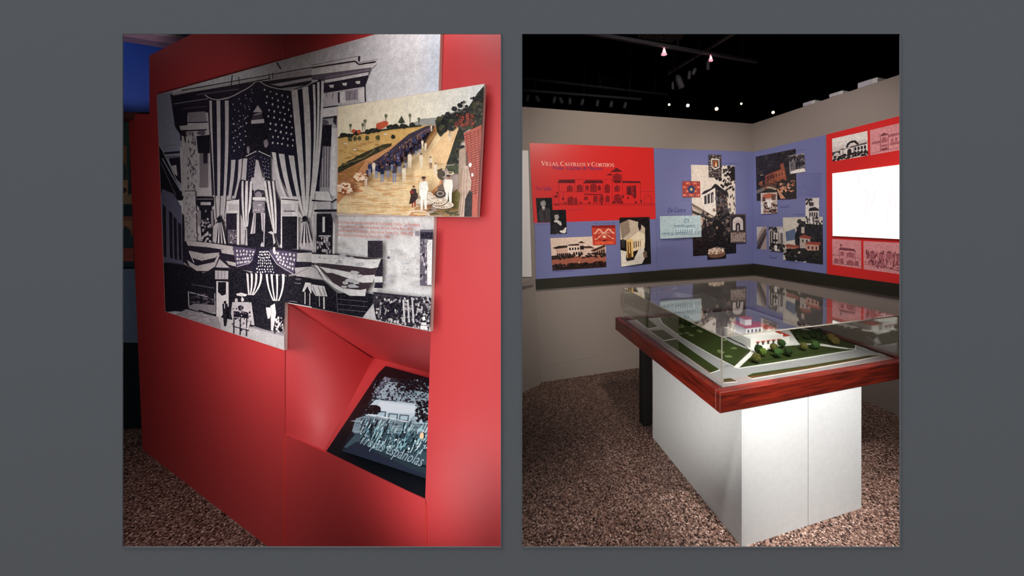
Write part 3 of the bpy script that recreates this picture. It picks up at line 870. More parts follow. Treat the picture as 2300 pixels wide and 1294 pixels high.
# right part: bays, door, wall and planting
m.tf = Z4
m.poly(LT, (30, 0), (130, 0), (160, 70), (30, 80)); m.line(DK, 12, (0, 70), (160, 85), (195, 60)); m.rect(L2, 40, 80, 150, 140); m.line(D2, 18, (20, 152), (195, 150))
m.poly(D2, (40, 175), (165, 175), (158, 495), (36, 490)); m.rect(LT, 85, 200, 104, 320); m.line(L2, 10, (55, 350), (150, 350)); m.spray([L2, MD], 24, 46, 360, 150, 480, 10, 18); m.line(L2, 12, (20, 180), (12, 480)); m.line(LT, 16, (178, 180), (172, 490)); m.poly(MD, (150, 170), (190, 170), (180, 260))
m.rect((48, 40, 50), 440, 388, 557, 520); m.poly(DK, (545, 530), (558, 530), (558, 760), (490, 758), (500, 716), (555, 716), (555, 672), (500, 655))
m.rect(LT, 490, 668, 556, 714); m.ell(M2, 604, 520, 13, 10); m.ell(M2, 628, 478, 4, 4)
m.spray([(196, 192, 194), (204, 198, 196)], 60, 220, 210, 840, 780, 40, 16, lambda x, y: not (400 < x < 570))
m.poly(M2, (852, 300), (955, 300), (945, 745), (850, 740)); m.poly(LT, (905, 380), (948, 380), (942, 735), (908, 735)); m.spray([L2, DK, MD], 40, 855, 330, 905, 735, 10, 16); m.rect(DK, 855, 320, 950, 372); m.rect(MD, 812, 310, 850, 350)
m.poly((60, 52, 62), (490, 790), (940, 838), (932, 1105), (510, 1010), (480, 900))
m.line(DK, 9, (480, 796), (940, 850)); m.spray([MD, L2, DK, D2, L2], 520, 510, 830, 935, 1095, 10, 12)
for x in (730, 765, 800): m.line(L2, 14, (x - 10, 850), (x, 1030))
m.spray([D2, DK], 70, 540, 880, 700, 990, 14, 16); m.poly(L2, (400, 990), (485, 880), (505, 1010)); m.line(L2, 10, (500, 1015), (840, 1082))
m.blot(LT, 880, 1000, 16, 20); m.poly(LT, (862, 1030), (900, 1030), (912, 1090), (850, 1080)); m.poly(L2, (846, 1082), (915, 1098), (915, 1104), (846, 1090)); m.line(M2, 5, (855, 1050), (905, 1055))
m.build('print', P_BW, mural)
M_INK = mat('red_ink', (206, 84, 62), .5, .2, var=.1, scale=200)
for i, (t, a, b, sh) in enumerate((('La Fortaleza cubierta con la bandera de los Estados Unidos / La Fortaleza', (757, 501.5), (943, 508.5), .0),
                       ('covered with the flag of the United States. San Juan, Puerto Rico, 1899.', (757.5, 511), (927, 517.5), .2),
                       ('Osvaldo García, Fotografías para la historia de Puerto Rico, 1844-1952.', (757.5, 519.5), (928, 529), .2),
                       ('Editorial de la Universidad de Puerto Rico, 1989.', (758, 530), (877, 537), .0))):
    tag(lettering('lettering', t, W, MU + .0003 + len(m.items) * Art.STEP + .0006, a, b, M_INK, mural, sh, 1.05), 'small red caption lettering')

# ------------------------------------------------------------------ the colour painting of the marching column
PN = .022
paint = thing('painting_panel', 'colour print of a marching column on a country road, on the mural corner', 'picture', W.at(900, 488, PN))
pq = [(757, 240), (1088.5, 188), (1073, 488), (755, 484)]
slab('board', [W.at(x, y, PN) for x, y in pq], -W.n * .009, M_BOARD, paint)
a = Art(W, PN + .0003, Z2)
clip_q = lambda q: (lambda P: list(zip(q, q[1:] + q[:1])))
a.clip = clip_q([(758.5, 240.5), (1087, 189.3), (1071.8, 487), (756.3, 483.2)])
def P4(x, y): return (x, y + 1259)            # lower zoom continues the upper one
for k in range(16):
    x0, x1 = 206 + k * 72, 206 + (k + 1) * 72
    t = (k / 15) ** 1.6
    a.poly(tuple(round(p * (1 - t) + r * t) for p, r in zip((255, 240, 206), (226, 226, 220))), (x0, 594 - (x0 - 206) * .153 - 4), (x1 + 1, 594 - (x1 - 206) * .153 - 4), (x1 + 1, 800), (x0, 860))
a.poly((160, 158, 150), (760, 740), (860, 690), (1000, 675), (1130, 630), (1230, 590), (1300, 700), (800, 760))      # hills
OCH, SAND, DIRT, GRN, DGR = (222, 176, 104), (246, 214, 164), (214, 150, 100), (84, 84, 52), (40, 42, 34)
a.poly(OCH, (208, 835), (420, 790), (700, 752), (960, 735), (860, 860), (560, 940), (206, 1120))
a.poly((222, 180, 112), (208, 870), (400, 850), (600, 870), (520, 930), (206, 1040))
a.spray([(190, 138, 70), (218, 172, 104)], 70, 215, 860, 600, 1000, 26, 6)
a.line(DGR, 12, (208, 836), (380, 802), (640, 765), (860, 742))
for x, y, r in ((250, 815, 40), (300, 822, 30), (440, 790, 30), (480, 780, 36), (520, 775, 34), (620, 755, 36), (660, 748, 36), (720, 745, 40), (790, 735, 30), (350, 800, 30)):
    a.blot(DGR, x, y, r, 24)
for x, y in ((550, 740), (575, 725), (530, 745), (370, 790), (330, 785)): a.blot((206, 92, 60), x, y, 34 if x > 500 else 20, 30 if x > 500 else 18, 10)
for x, y, h in ((305, 740, 50), (400, 735, 50), (418, 705, 70), (582, 665, 60), (772, 660, 70), (840, 690, 60)):
    a.line((120, 104, 80), 4, (x, y), (x, y + h)); a.blot((104, 110, 84), x, y, 14, 18)
for k in range(5): a.poly((64, 66, 48), (705 - 8 - k * 6, 680 + k * 9), (705, 664 + k * 9), (705 + 8 + k * 6, 680 + k * 9), (705, 690 + k * 9))
for x, y in ((435, 840), (520, 835), (640, 830), (375, 840), (300, 850), (340, 845)): a.blot(GRN if x < 600 else DGR, x, y, 20, 22)
for x, y in ((265, 885), (340, 930), (580, 810)): a.blot((236, 226, 210), x, y, 18, 7)
# hedge and road
a.poly((60, 56, 36), (206, 1070), (400, 960), (560, 890), (630, 880), (620, 905), (400, 1030), (206, 1115))
a.spray([DGR, (96, 84, 50)], 70, 215, 900, 620, 1090, 22, 12, lambda x, y: abs(y - (1090 - (x - 206) * .5)) < 24)
a.line((170, 140, 100), 4, (250, 1050), (420, 990), (500, 930))
a.poly(DIRT, (206, 1118), (620, 905), (700, 860), (960, 740), (1150, 750), (1050, 1060), (1000, 1294), *[P4(x, y) for x, y in ((880, 195), (200, 165))])
a.poly(SAND, (420, 1130), (900, 800), (960, 760), (1140, 770), (1080, 1000), (1000, 1200), *[P4(x, y) for x, y in ((760, 190), (200, 165), (200, 100))])
a.spray([(236, 190, 134), (250, 220, 170), (228, 178, 122)], 150, 300, 1130, 900, 1440, 60, 7, lambda x, y: y > 1130 + (420 - x) * .2)
a.poly((170, 116, 66), (206, 1120), (420, 1015), (330, 1140), (206, 1180)); a.spray([(206, 140, 92), (176, 112, 66)], 40, 206, 1110, 420, 1260, 40, 6)
a.poly((238, 196, 146), (1090, 750), (1170, 745), (1110, 900), (1060, 1040), (980, 1040), (940, 940))
a.poly((190, 140, 90), (960, 750), (1000, 760), (900, 930), (880, 880))
# trees at right
a.poly((44, 46, 34), (970, 700), (1040, 660), (1150, 640), (1230, 600), (1300, 490), (1356, 425), (1340, 760), (1240, 760), (1180, 800), (1130, 1040), (1060, 1050), (1120, 860), (1160, 750), (1090, 740), (1010, 830), (985, 790))
a.spray([(36, 36, 38), (66, 66, 44), (28, 30, 28), (84, 72, 60)], 120, 985, 480, 1350, 780, 24, 20, lambda x, y: y > 690 - (x - 970) * .62 and y < 800 - (x - 970) * .12)
a.spray([(150, 66, 50), (120, 54, 44), (90, 50, 44)], 50, 1130, 650, 1270, 745, 18, 12)
a.spray([(28, 30, 26), (58, 58, 36)], 60, 1060, 780, 1200, 1060, 18, 18, lambda x, y: x > 1180 - (y - 780) * .35)
a.poly((70, 76, 52), (1050, 1060), (1150, 1050), (1160, 1120), (1080, 1110))
# roof with tiles, wooden posts
a.poly((186, 92, 74), (1195, 800), (1335, 735), (1318, 1294), *[P4(x, y) for x, y in ((1300, 200), (1258, 200), (1250, 0))], (1250, 1130), (1212, 930))
for k in range(27):
    y = 800 + k * 18
    a.line((120, 52, 46), 5, (1200 + min(k, 8) * 3, y + 20), (1332 - k * .8, y - 26 + k * .9))
for x in (1215, 1245, 1275, 1305): a.line((140, 66, 56), 4, (x, 800 - (x - 1215) * .4), (x + 16, 1100), (x + 10, 1290))
a.poly((176, 150, 130), (1160, 930), (1210, 910), (1212, 1050), (1195, 1180), (1165, 1294), (1145, 1294))
a.poly((196, 168, 148), (1195, 1050), (1230, 1060), (1255, 1180), (1245, 1294), *[P4(x, y) for x, y in ((1235, 100), (1195, 200), (1145, 195))], (1165, 1270))
for x in (1180, 1200, 1222): a.line((150, 120, 100), 4, (x, 1080), (x - 6, 1290)); a.line((150, 120, 100), 4, P4(x, 0), P4(x - 20, 190))
a.poly((38, 30, 30), *[P4(x, y) for x, y in ((1205, 60), (1240, -10), (1262, 10), (1256, 200), (1198, 198))])
a.blot((236, 226, 214), 1245, 1050, 16, 20); a.blot((236, 226, 214), 1262, 1130, 12, 20)
a.poly((120, 110, 66), *[P4(x, y) for x, y in ((1050, 60), (1140, -20), (1170, 20), (1150, 150), (1100, 160))]); a.spray([(150, 120, 76), (84, 84, 56), (180, 140, 92)], 60, 930, 1400, 1150, 1450, 30, 8)
# the column of soldiers: far ranks small, near ranks larger
NAVY = [(44, 48, 80), (60, 56, 84), (34, 36, 60), (92, 56, 60), (70, 76, 116), (120, 86, 70)]
a.poly((64, 52, 66), (450, 1050), (620, 930), (760, 810), (900, 745), (960, 740), (900, 850), (870, 900), (760, 990), (640, 1080), (470, 1110))
for k in range(620):
    t = random.random() ** .8
    cx = 560 + 370 * t; cy = 1060 - 300 * t ** .85
    wdt = 150 * (1 - t) + 50
    u = random.uniform(-1, 1)
    x, y = cx + u * wdt * .75, cy - u * wdt * .32 + random.uniform(-24, 24) * (1 - t)
    r = 11 * (1 - t) + 5
    a.poly(random.choice(NAVY), (x - r * .55, y), (x + r * .55, y), (x + r * .6, y + r * 1.9), (x - r * .6, y + r * 1.9))
    if k % 2: a.ell(random.choice([(196, 150, 120), (90, 66, 54)]), x, y - r * .3, r * .36, r * .45, 6)
def man(x, y, h, coat, legs, hat=(60, 50, 44)):
    a.ell((150, 104, 84), x, y + h * .06, h * .055, h * .065, 8); a.ell(hat, x, y + h * .02, h * .075, h * .035, 8)
    a.poly(coat, (x - h * .11, y + h * .14), (x + h * .11, y + h * .14), (x + h * .13, y + h * .34), (x + h * .1, y + h * .52), (x - h * .1, y + h * .52), (x - h * .14, y + h * .34))
    a.poly(legs, (x - h * .1, y + h * .5), (x - h * .01, y + h * .5), (x - h * .03, y + h), (x - h * .09, y + h)); a.poly(legs, (x + h * .1, y + h * .5), (x, y + h * .5), (x + h * .03, y + h * .98), (x + h * .09, y + h * .98))
for x, y, h in ((455, 1030, 130), (510, 1040, 150), (555, 1060, 160), (600, 1040, 140), (650, 1040, 190), (690, 1010, 130), (740, 990, 110), (630, 1000, 120), (820, 900, 100), (850, 890, 90)):
    man(x, y, h * .8, random.choice(NAVY[:3] + [(70, 60, 70)]), (132, 138, 164), (70, 60, 60))
WHT = (228, 210, 184)
for x, y, h in ((488, 1020, 120), (770, 950, 140), (860, 960, 130), (935, 985, 110), (972, 1035, 110), (1085, 790, 90), (870, 850, 80), (895, 870, 80), (725, 1060, 140), (425, 1130, 110), (940, 735, 60)):
    man(x, y, h * .88, WHT if x != 1085 else (190, 170, 150), WHT if x != 935 else (120, 84, 64))
# piles of produce
for cx, cy, rx, ry in ((378, 1145, 52, 40), (262, 1235, 64, 50)):
    a.ell((150, 84, 50), cx, cy + 8, rx, ry * .9, 12)
    for k in range(34):
        t, q = random.uniform(0, 6.28), random.random() ** .5
        a.ell(random.choice([(244, 214, 178), (236, 190, 150), (250, 226, 200)]), cx + rx * q * math.cos(t), cy + ry * q * math.sin(t) * .8, 12, 8, 7)
# foreground: figures, barrels and wheels
a.ell((60, 50, 44), 1020, 1125, 34, 44, 12); a.ell((206, 190, 170), 1028, 1120, 26, 34, 12); a.ell((70, 60, 52), 1030, 1120, 20, 26, 12)
a.poly((84, 70, 58), (985, 1090), (1025, 1075), (1030, 1160), (1000, 1160))
man(1075, 1130, 260, (238, 226, 210), (238, 228, 214)); a.ell((206, 190, 160), 1090, 1115, 30, 14, 10); a.ell((110, 90, 70), 1090, 1112, 18, 8, 10)
a.poly((110, 92, 78), (990, 1220), (1030, 1195), (1045, 1250), (1040, 1294), (990, 1294)); a.ell((72, 60, 52), 1005, 1275, 30, 22, 10)
def wheel(x, y, rx, ry):
    a.ell((96, 76, 60), x + 4, y + 6, rx, ry, 18); a.ell((224, 206, 186), x, y, rx, ry, 18); a.ell((150, 118, 86), x, y, rx * .84, ry * .8, 18)
    for k in range(8):
        t = math.pi * k / 8
        a.line((226, 210, 190), 5, (x - rx * .84 * math.cos(t), y - ry * .8 * math.sin(t)), (x + rx * .84 * math.cos(t), y + ry * .8 * math.sin(t)))
    a.ell((206, 186, 164), x, y, rx * .2, ry * .2, 8)
wheel(925, 1300, 32, 36); wheel(1030, 1365, 86, 30); wheel(990, 1330, 74, 40); wheel(885, 1340, 80, 26)
a.ell((60, 50, 46), 1010, 1280, 44, 32, 12); a.ell((180, 160, 140), 1010, 1276, 30, 20, 12); a.ell((70, 58, 52), 1010, 1276, 22, 14, 12)
man(880, 1145, 260, (242, 236, 224), (240, 232, 220), (50, 40, 36))
a.poly((240, 234, 222), (850, 1190), (905, 1190), (918, 1240), (880, 1330), (845, 1290))
man(802, 1215, 170, (56, 44, 44), (150, 64, 50), (110, 72, 50)); a.poly((130, 52, 44), (770, 1255), (800, 1250), (812, 1310), (785, 1330)); a.poly((54, 40, 36), (780, 1280), (832, 1270), (835, 1310), (800, 1350), (765, 1360))
a.line((232, 216, 196), 8, *[P4(x, y) for x, y in ((755, 185), (775, 160), (820, 150), (880, 155), (915, 172), (922, 188))])
# clip to the sheet: light border at the edges
a.build('print', P_COL, paint)
M_INK2 = mat('brown_ink', (120, 78, 50), .5, .2, var=.1, scale=200)
scribble('lettering', W, PN + .0003 + len(a.items) * Art.STEP + .0006, (763, 460), (892, 463.5), 3, M_INK2, paint)

# ------------------------------------------------------------------ the tilted screen in the niche
shelf_n = (wp(0, zA, -sN) - wp(0, zb, -.012)).cross(W.u)
if shelf_n.z < 0: shelf_n = -shelf_n
SH = Plane(wp(uM0, zNB0, -.012), shelf_n)
mon = thing('touch_screen', 'tilted black framed screen showing a crowd scene in the red niche', 'screen', SH.at(728, 1015, .002))
M_BEZ = mat('black_bezel', (13, 16, 22), .35, .4, var=.1, scale=60)
bl, tl = SH.at(728, 1016, .018), SH.at(866, 822, .018)
bl += W.n * (-.002 - (bl - A0).dot(W.n)) if (bl - A0).dot(W.n) > -.002 else Vector()
tl2 = SH.at(850, 838, .018)
uq = lambda p: p + W.u * (uR - .012 - (p - A0).dot(W.u))
tr, br = uq(tl), uq(bl)
# keep the frame inside the niche
slab('screen_frame', [bl, br, tr, tl, tl2], -SH.n * .017, M_BEZ, mon)
s = Art(SH, .0185, zoom(620, 660, 2.231))
s.poly((30, 44, 52), (325, 785), (540, 415), (900, 470), (900, 1010), (745, 925))
s.poly((22, 26, 36), (325, 785), (420, 610), (470, 640), (470, 790), (380, 800))
s.poly((120, 124, 140), (490, 490), (545, 415), (575, 425), (520, 520)); s.line((60, 60, 80), 5, (505, 500), (560, 422))
s.poly((160, 180, 190), (560, 440), (900, 480), (900, 600), (500, 520))
s.spray([(12, 18, 26), (30, 40, 50), (150, 168, 178), (24, 30, 40), (80, 96, 106)], 700, 480, 430, 880, 560, 6, 5)
s.spray([(8, 14, 20), (16, 22, 30)], 220, 610, 425, 880, 485, 9, 7)
s.poly((190, 212, 220), (500, 530), (700, 550), (880, 580), (860, 660), (700, 650), (450, 610), (440, 590)); s.poly((214, 230, 236), (520, 540), (700, 562), (690, 600), (500, 590))
for x, y in ((530, 600), (590, 612), (645, 618)): s.poly((70, 90, 104), (x - 26, y - 14), (x + 22, y - 10), (x + 18, y + 22), (x - 30, y + 16)); s.poly((176, 204, 214), (x - 20, y - 8), (x + 16, y - 5), (x + 12, y + 17), (x - 24, y + 11))
s.line((236, 244, 248), 5, (450, 600), (660, 642)); s.line((80, 96, 106), 3, (460, 612), (650, 648)); s.line((90, 110, 120), 3, (720, 580), (640, 680))
s.poly((120, 142, 152), (400, 625), (450, 610), (700, 650), (860, 680), (840, 740), (480, 700), (380, 690)); s.spray([(150, 170, 178), (90, 110, 122)], 60, 400, 625, 760, 700, 40, 4)
s.spray([(10, 16, 22), (18, 26, 30)], 150, 425, 560, 520, 600, 9, 7); s.spray([(10, 16, 22), (24, 34, 40)], 160, 700, 540, 800, 640, 8, 8)
s.poly((30, 44, 54), (455, 680), (475, 620), (485, 660), (480, 700), (455, 740), (436, 720))
s.poly((60, 80, 90), (340, 770), (400, 700), (700, 700), (880, 760), (880, 880), (700, 850)); s.poly((40, 54, 64), (330, 788), (400, 740), (480, 770), (700, 860), (880, 900), (880, 1000), (745, 920), (500, 840))
for k in range(520):
    x = random.uniform(420, 860); y = random.uniform(660, 800) + (x - 640) * .12
    L = random.uniform(8, 30); c = random.choice([(14, 22, 28), (20, 30, 38), (150, 200, 208), (196, 220, 224), (90, 130, 140)])
    s.line(c, random.uniform(2.5, 5.5), (x, y), (x + L * .5, y - L))
s.spray([(206, 226, 230), (150, 180, 188)], 40, 480, 680, 760, 780, 6, 6); s.blot((255, 220, 170), 730, 710, 14, 20)
s.poly((34, 40, 56), (330, 785), (420, 740), (500, 800), (700, 890), (745, 905), (745, 920))
P_SCR = print_mat('screen_image', .3, .05, .0, emit=.34)
s.build('display', P_SCR, mon)
lettering('lettering', 'Tropas españolas', SH, .0185 + len(s.items) * Art.STEP + .0006, zoom(620, 660, 2.231)(410, 748), zoom(620, 660, 2.231)(724, 866), mat('pale_screen_type', (150, 170, 178), .4, .2, var=.05, scale=50, emit=((130, 150, 158), .4)), mon)

# ------------------------------------------------------------------ right room: partitions, trim, baseboard
WY = .32
CORN = Vector((1.981, 4.054, 0))
BK = Plane(CORN, (math.sin(WY), -math.cos(WY), 0))
RT = Plane(CORN, (-math.cos(WY + .022), -math.sin(WY + .022), 0))
cpx = 1691
bl0 = BK.at(1150, 238); cb = BK.at(cpx, 278)
struct(slab('wall_back', [Vector((bl0.x, bl0.y, 0)), Vector((CORN.x, CORN.y, 0)), Vector((CORN.x, CORN.y, cb.z)), bl0], -BK.n * .09, M_WALL))
rtop = RT.at(2020, 168)
rend = CORN - RT.u * -3.4 if RT.u.y < 0 else CORN + RT.u * -3.4
zr = cb.z + (rtop.z - cb.z) * 3.4 / (rtop - cb).length
struct(slab('wall_right', [Vector((CORN.x, CORN.y, 0)), Vector((rend.x, rend.y, 0)), Vector((rend.x, rend.y, zr)), Vector((CORN.x, CORN.y, cb.z))], -RT.n * .09, M_WALL))
f0, f1 = at_height(1215, 862, 0), at_height(1152, 893, 0)
fn = Vector(((f1 - f0).y, -(f1 - f0).x, 0))
if fn.dot(EYEP - f0) < 0: fn = -fn
FC = Plane(f0, fn)
struct(slab('wall_facet', [f0, f1, FC.at(1152, 239), FC.at(1186, 241), FC.at(1203, 640)], -FC.n * .03, M_WALL))
struct(slab('baseboard_back', [BK.at(1213, 824, .012), BK.at(1600, 757, .012), Vector((BK.at(1600, 800, .012).x, BK.at(1600, 800, .012).y, 0)), Vector((BK.at(1213, 860, .012).x, BK.at(1213, 860, .012).y, 0))], -BK.n * .011, M_WALL))
struct(slab('trim_5', [BK.at(1202, 628, .02), BK.at(1694, 594, .02), BK.at(1694, 616, .02), BK.at(1203, 651, .02)], -BK.n * .02, M_OLIVE))
struct(slab('trim_6', [RT.at(1688.5, 593, .02), RT.at(2120, 652, .02), RT.at(2120, 684, .02), RT.at(1688.5, 615, .02)], -RT.n * .02, M_OLIVE))
# lit side board and ledge on the narrow wall
sb = thing('side_board', 'narrow bright white board on the short angled wall, left of the red panel', 'board', FC.at(1180, 625, .01))
slab('board', [FC.at(1153, 338, .012), FC.at(1187, 338, .012), FC.at(1190, 470, .012), FC.at(1195, 622, .012), FC.at(1153, 622, .012)], -FC.n * .011, M_WHITE, sb)
slab('frame', [FC.at(1187, 338, .016), FC.at(1190, 338, .016), FC.at(1200, 625, .016), FC.at(1195, 625, .016)], -FC.n * .015, M_WALL, sb)
slab('ledge', [FC.at(1153, 624, .05), FC.at(1198, 624, .03), FC.at(1200, 640, .02), FC.at(1153, 646, .05)], -FC.n * .015, M_WALL, sb)

# ------------------------------------------------------------------ graphic panels on the walls
RED, BLU = (222, 44, 42), (120, 124, 172)
M_PRED = mat('red_panel_laminate', RED, .34, .5, var=.03, scale=300)
M_PBLU = mat('blue_panel_laminate', BLU, .30, .5, var=.03, scale=300)
PT = .006
def pane(name, pl, px, m, parent, off=PT, d=PT - .0005):
    return slab(name, [pl.at(x, y, off) for x, y in px], -pl.n * d, m, parent)

TOPS = {}
def photo(parent, pl, q, draw, label, off=PT + .0006, material=None):
    """a rectangular photograph printed on a panel: q = its four corners, draw(art) inks it in 0..1 coordinates"""
    if off > PT + .0015: off = TOPS.get(parent.name, PT) + .0006      # this one overlaps its neighbours: stuck on top of them
    a = Art(pl, off, quad_tf(*q))
    a.asp = ((q[1][0] - q[0][0]) / max(1, (q[3][1] - q[0][1])))
    qq = list(q)
    a.clip = lambda P: list(zip(qq, qq[1:] + qq[:1]))
    draw(a)
    o = a.build('photograph', material or P_SMALL, parent)
    o['label'] = label
    TOPS[parent.name] = max(TOPS.get(parent.name, 0), off + len(a.items) * Art.STEP)
    return o

K0, K1, K2, G1, G2, W1, W2 = (14, 12, 16), (34, 30, 34), (62, 56, 60), (110, 104, 106), (160, 152, 150), (214, 206, 200), (240, 232, 224)

# panel one: red title field above, blue field below
p1 = thing('title_panel', 'red and blue title panel with portraits and a red villa drawing', 'exhibit panel', BK.at(1340, 622))
pane('blue_field', BK, [(1200, 470), (1472, 470), (1476, 608), (1204, 628)], M_PBLU, p1, PT - .0005)
pane('red_field', BK, [(1188.5, 321), (1468, 332), (1473, 492), (1199, 501)], M_PRED, p1)
tp = Art(BK, PT + .0004, zoom(1165, 310, 3.806))
R1, R2 = (150, 28, 34), (96, 22, 30)
LNS = R1
for pts in (((298, 574), (1165, 576)), ((345, 360), (345, 574)), ((480, 356), (480, 460)), ((330, 358), (480, 356)), ((345, 460), (720, 462)), ((385, 462), (385, 574)), ((555, 370), (555, 462)), ((720, 370), (720, 470)), ((480, 356), (800, 354)), ((800, 320), (800, 574)), ((885, 300), (890, 574)), ((890, 376), (1040, 380)), ((1040, 385), (1045, 574)), ((1045, 458), (1150, 458)), ((300, 500), (300, 570))):
    tp.line(R1, 3.2, *pts)
for p in (((330, 385), (350, 358), (480, 356), (482, 386)), ((552, 388), (572, 360), (712, 362), (722, 386)), ((885, 385), (890, 366), (1035, 370), (1045, 386)), ((782, 292), (835, 254), (890, 288)), ((742, 318), (790, 302), (800, 320))):
    tp.poly(R2, *p)
for x0, y0, x1, y1 in ((415, 404, 460, 456), (498, 398, 546, 460), (572, 405, 598, 448), (614, 390, 664, 460), (676, 405, 702, 448), (735, 395, 778, 470), (808, 304, 876, 364), (820, 404, 864, 458), (640, 490, 674, 550), (692, 490, 724, 550), (744, 490, 776, 550), (818, 480, 878, 562), (420, 500, 470, 570), (560, 500, 592, 530), (480, 510, 500, 570)):
    tp.arch(R1, x0, y0, x1, y1)
    tp.line(R2, 3, (x0, y1), (x0, y0 + 14), ((x0 + x1) / 2, y0), (x1, y0 + 14), (x1, y1)); tp.line(R2, 2.4, ((x0 + x1) / 2, y0 + 4), ((x0 + x1) / 2, y1)); tp.line(R2, 2.4, (x0, (y0 + y1) / 2), (x1, (y0 + y1) / 2))
tp.poly(R2, (808, 364), (880, 364), (868, 384), (820, 384)); tp.poly(R1, (920, 412), (1004, 404), (1004, 500), (986, 520), (970, 490), (922, 486)); tp.poly(R2, (930, 420), (960, 416), (960, 486), (930, 480)); tp.poly(R2, (985, 410), (1000, 410), (1002, 516), (988, 512))
for x, y in ((400, 555), (530, 555), (605, 555), (710, 562), (808, 550), (886, 550), (1002, 550), (1048, 540), (935, 512), (380, 518), (330, 470), (320, 500), (895, 500)): tp.blot(R2, x, y, 9, 14)
tp.line(R2, 4, (558, 478), (720, 482)); tp.line(R2, 5, (296, 498), (340, 496)); tp.line(R2, 6, (305, 570), (345, 570))
for k in range(9): tp.ell(R2, 570 + k * 18, 484, 5, 6, 6)
tp.line(R1, 2.6, (1075, 572), (1075, 510), (1095, 494), (1120, 494), (1136, 512), (1138, 572)); tp.line(R1, 2, (298, 560), (1165, 562))
tag(tp.build('villa_drawing', P_SMALL, p1), 'fine dark line drawing of a villa front')
M_TY = mat('cream_type', (244, 206, 190), .5, .2, var=.03, scale=80)
M_TB = mat('navy_type', (58, 52, 112), .5, .2, var=.03, scale=80)
Z = zoom(1165, 310, 3.806)
# title in roman capitals with taller initials
ti = Art(BK, PT + .0012, lambda x, y: (x, y))
e0 = serif(ti, (0, 0, 0), 'Villas, Castillos y Cortijos', 0, 0, 10, 0)
ti.items.clear()
kx = 154.5 / e0
ti.tf = lambda x, y: (1215.8 + x * kx, 371.6 + y * .92 + x * kx * .019)
serif(ti, (255, 214, 196), 'Villas, Castillos y Cortijos', 0, 0, 10.6, 0)
tag(ti.build('lettering', P_SMALL, p1), 'cream title lettering in roman capitals')
tag(lettering('lettering', 'Villas, Castles & Manors', BK, PT + .0012, Z(285, 268), Z(712, 276), M_TB, p1, .35, 1.0), kind='stuff')
scribble('lettering', BK, PT + .0012, Z(135, 448), Z(280, 452), 8, M_TB, p1, True)
for a, b in (((160, 742), (245, 745)), ((640, 732), (820, 728)), ((880, 1106), (1010, 1100)), ((290, 1146), (480, 1138)), ((430, 620), (560, 612))):
    scribble('lettering', BK, PT + .0012, Z(*a), Z(*b), 2.2, M_TB, p1)
def port_man(a):
    a.rect(K0, 0, 0, 1, 1); a.poly(K2, (.1, 1), (.14, .5), (.34, .4), (.68, .4), (.88, .5), (.94, 1)); a.ell(G2, .43, .22, .17, .16, 12); a.poly(K1, (.27, .16), (.36, .06), (.54, .06), (.6, .16), (.5, .1)); a.poly(W2, (.34, .37), (.54, .37), (.5, .5), (.4, .5)); a.poly(K0, (.43, .4), (.47, .4), (.49, .7), (.42, .7)); a.line(K1, .02, (.36, .4), (.44, .9)); a.line(K1, .02, (.52, .4), (.45, .9)); a.ell(G1, .36, .2, .03, .015); a.ell(G1, .5, .2, .03, .015); a.ell((196, 186, 182), .43, .24, .03, .05)
def port_lady(a):
    a.rect(K0, 0, 0, 1, 1); a.ell((176, 168, 164), .4, .27, .15, .14, 12); a.poly(K1, (.22, .24), (.28, .1), (.46, .08), (.58, .2), (.58, .34), (.5, .2), (.3, .2)); a.poly(W1, (.3, .4), (.46, .42), (.66, .5), (.7, .62), (.62, .66), (.4, .52), (.22, .5), (.24, .44)); a.poly(K1, (.1, 1), (.2, .52), (.62, .66), (.72, .62), (.9, .8), (.9, 1)); a.poly(W2, (.56, .86), (.78, .85), (.9, .74), (.98, .74), (.94, .95), (.8, .98), (.58, .93)); a.ell(G1, .34, .27, .03, .014); a.ell(G1, .46, .27, .03, .014); a.rect(G2, .4, .97, .5, 1)
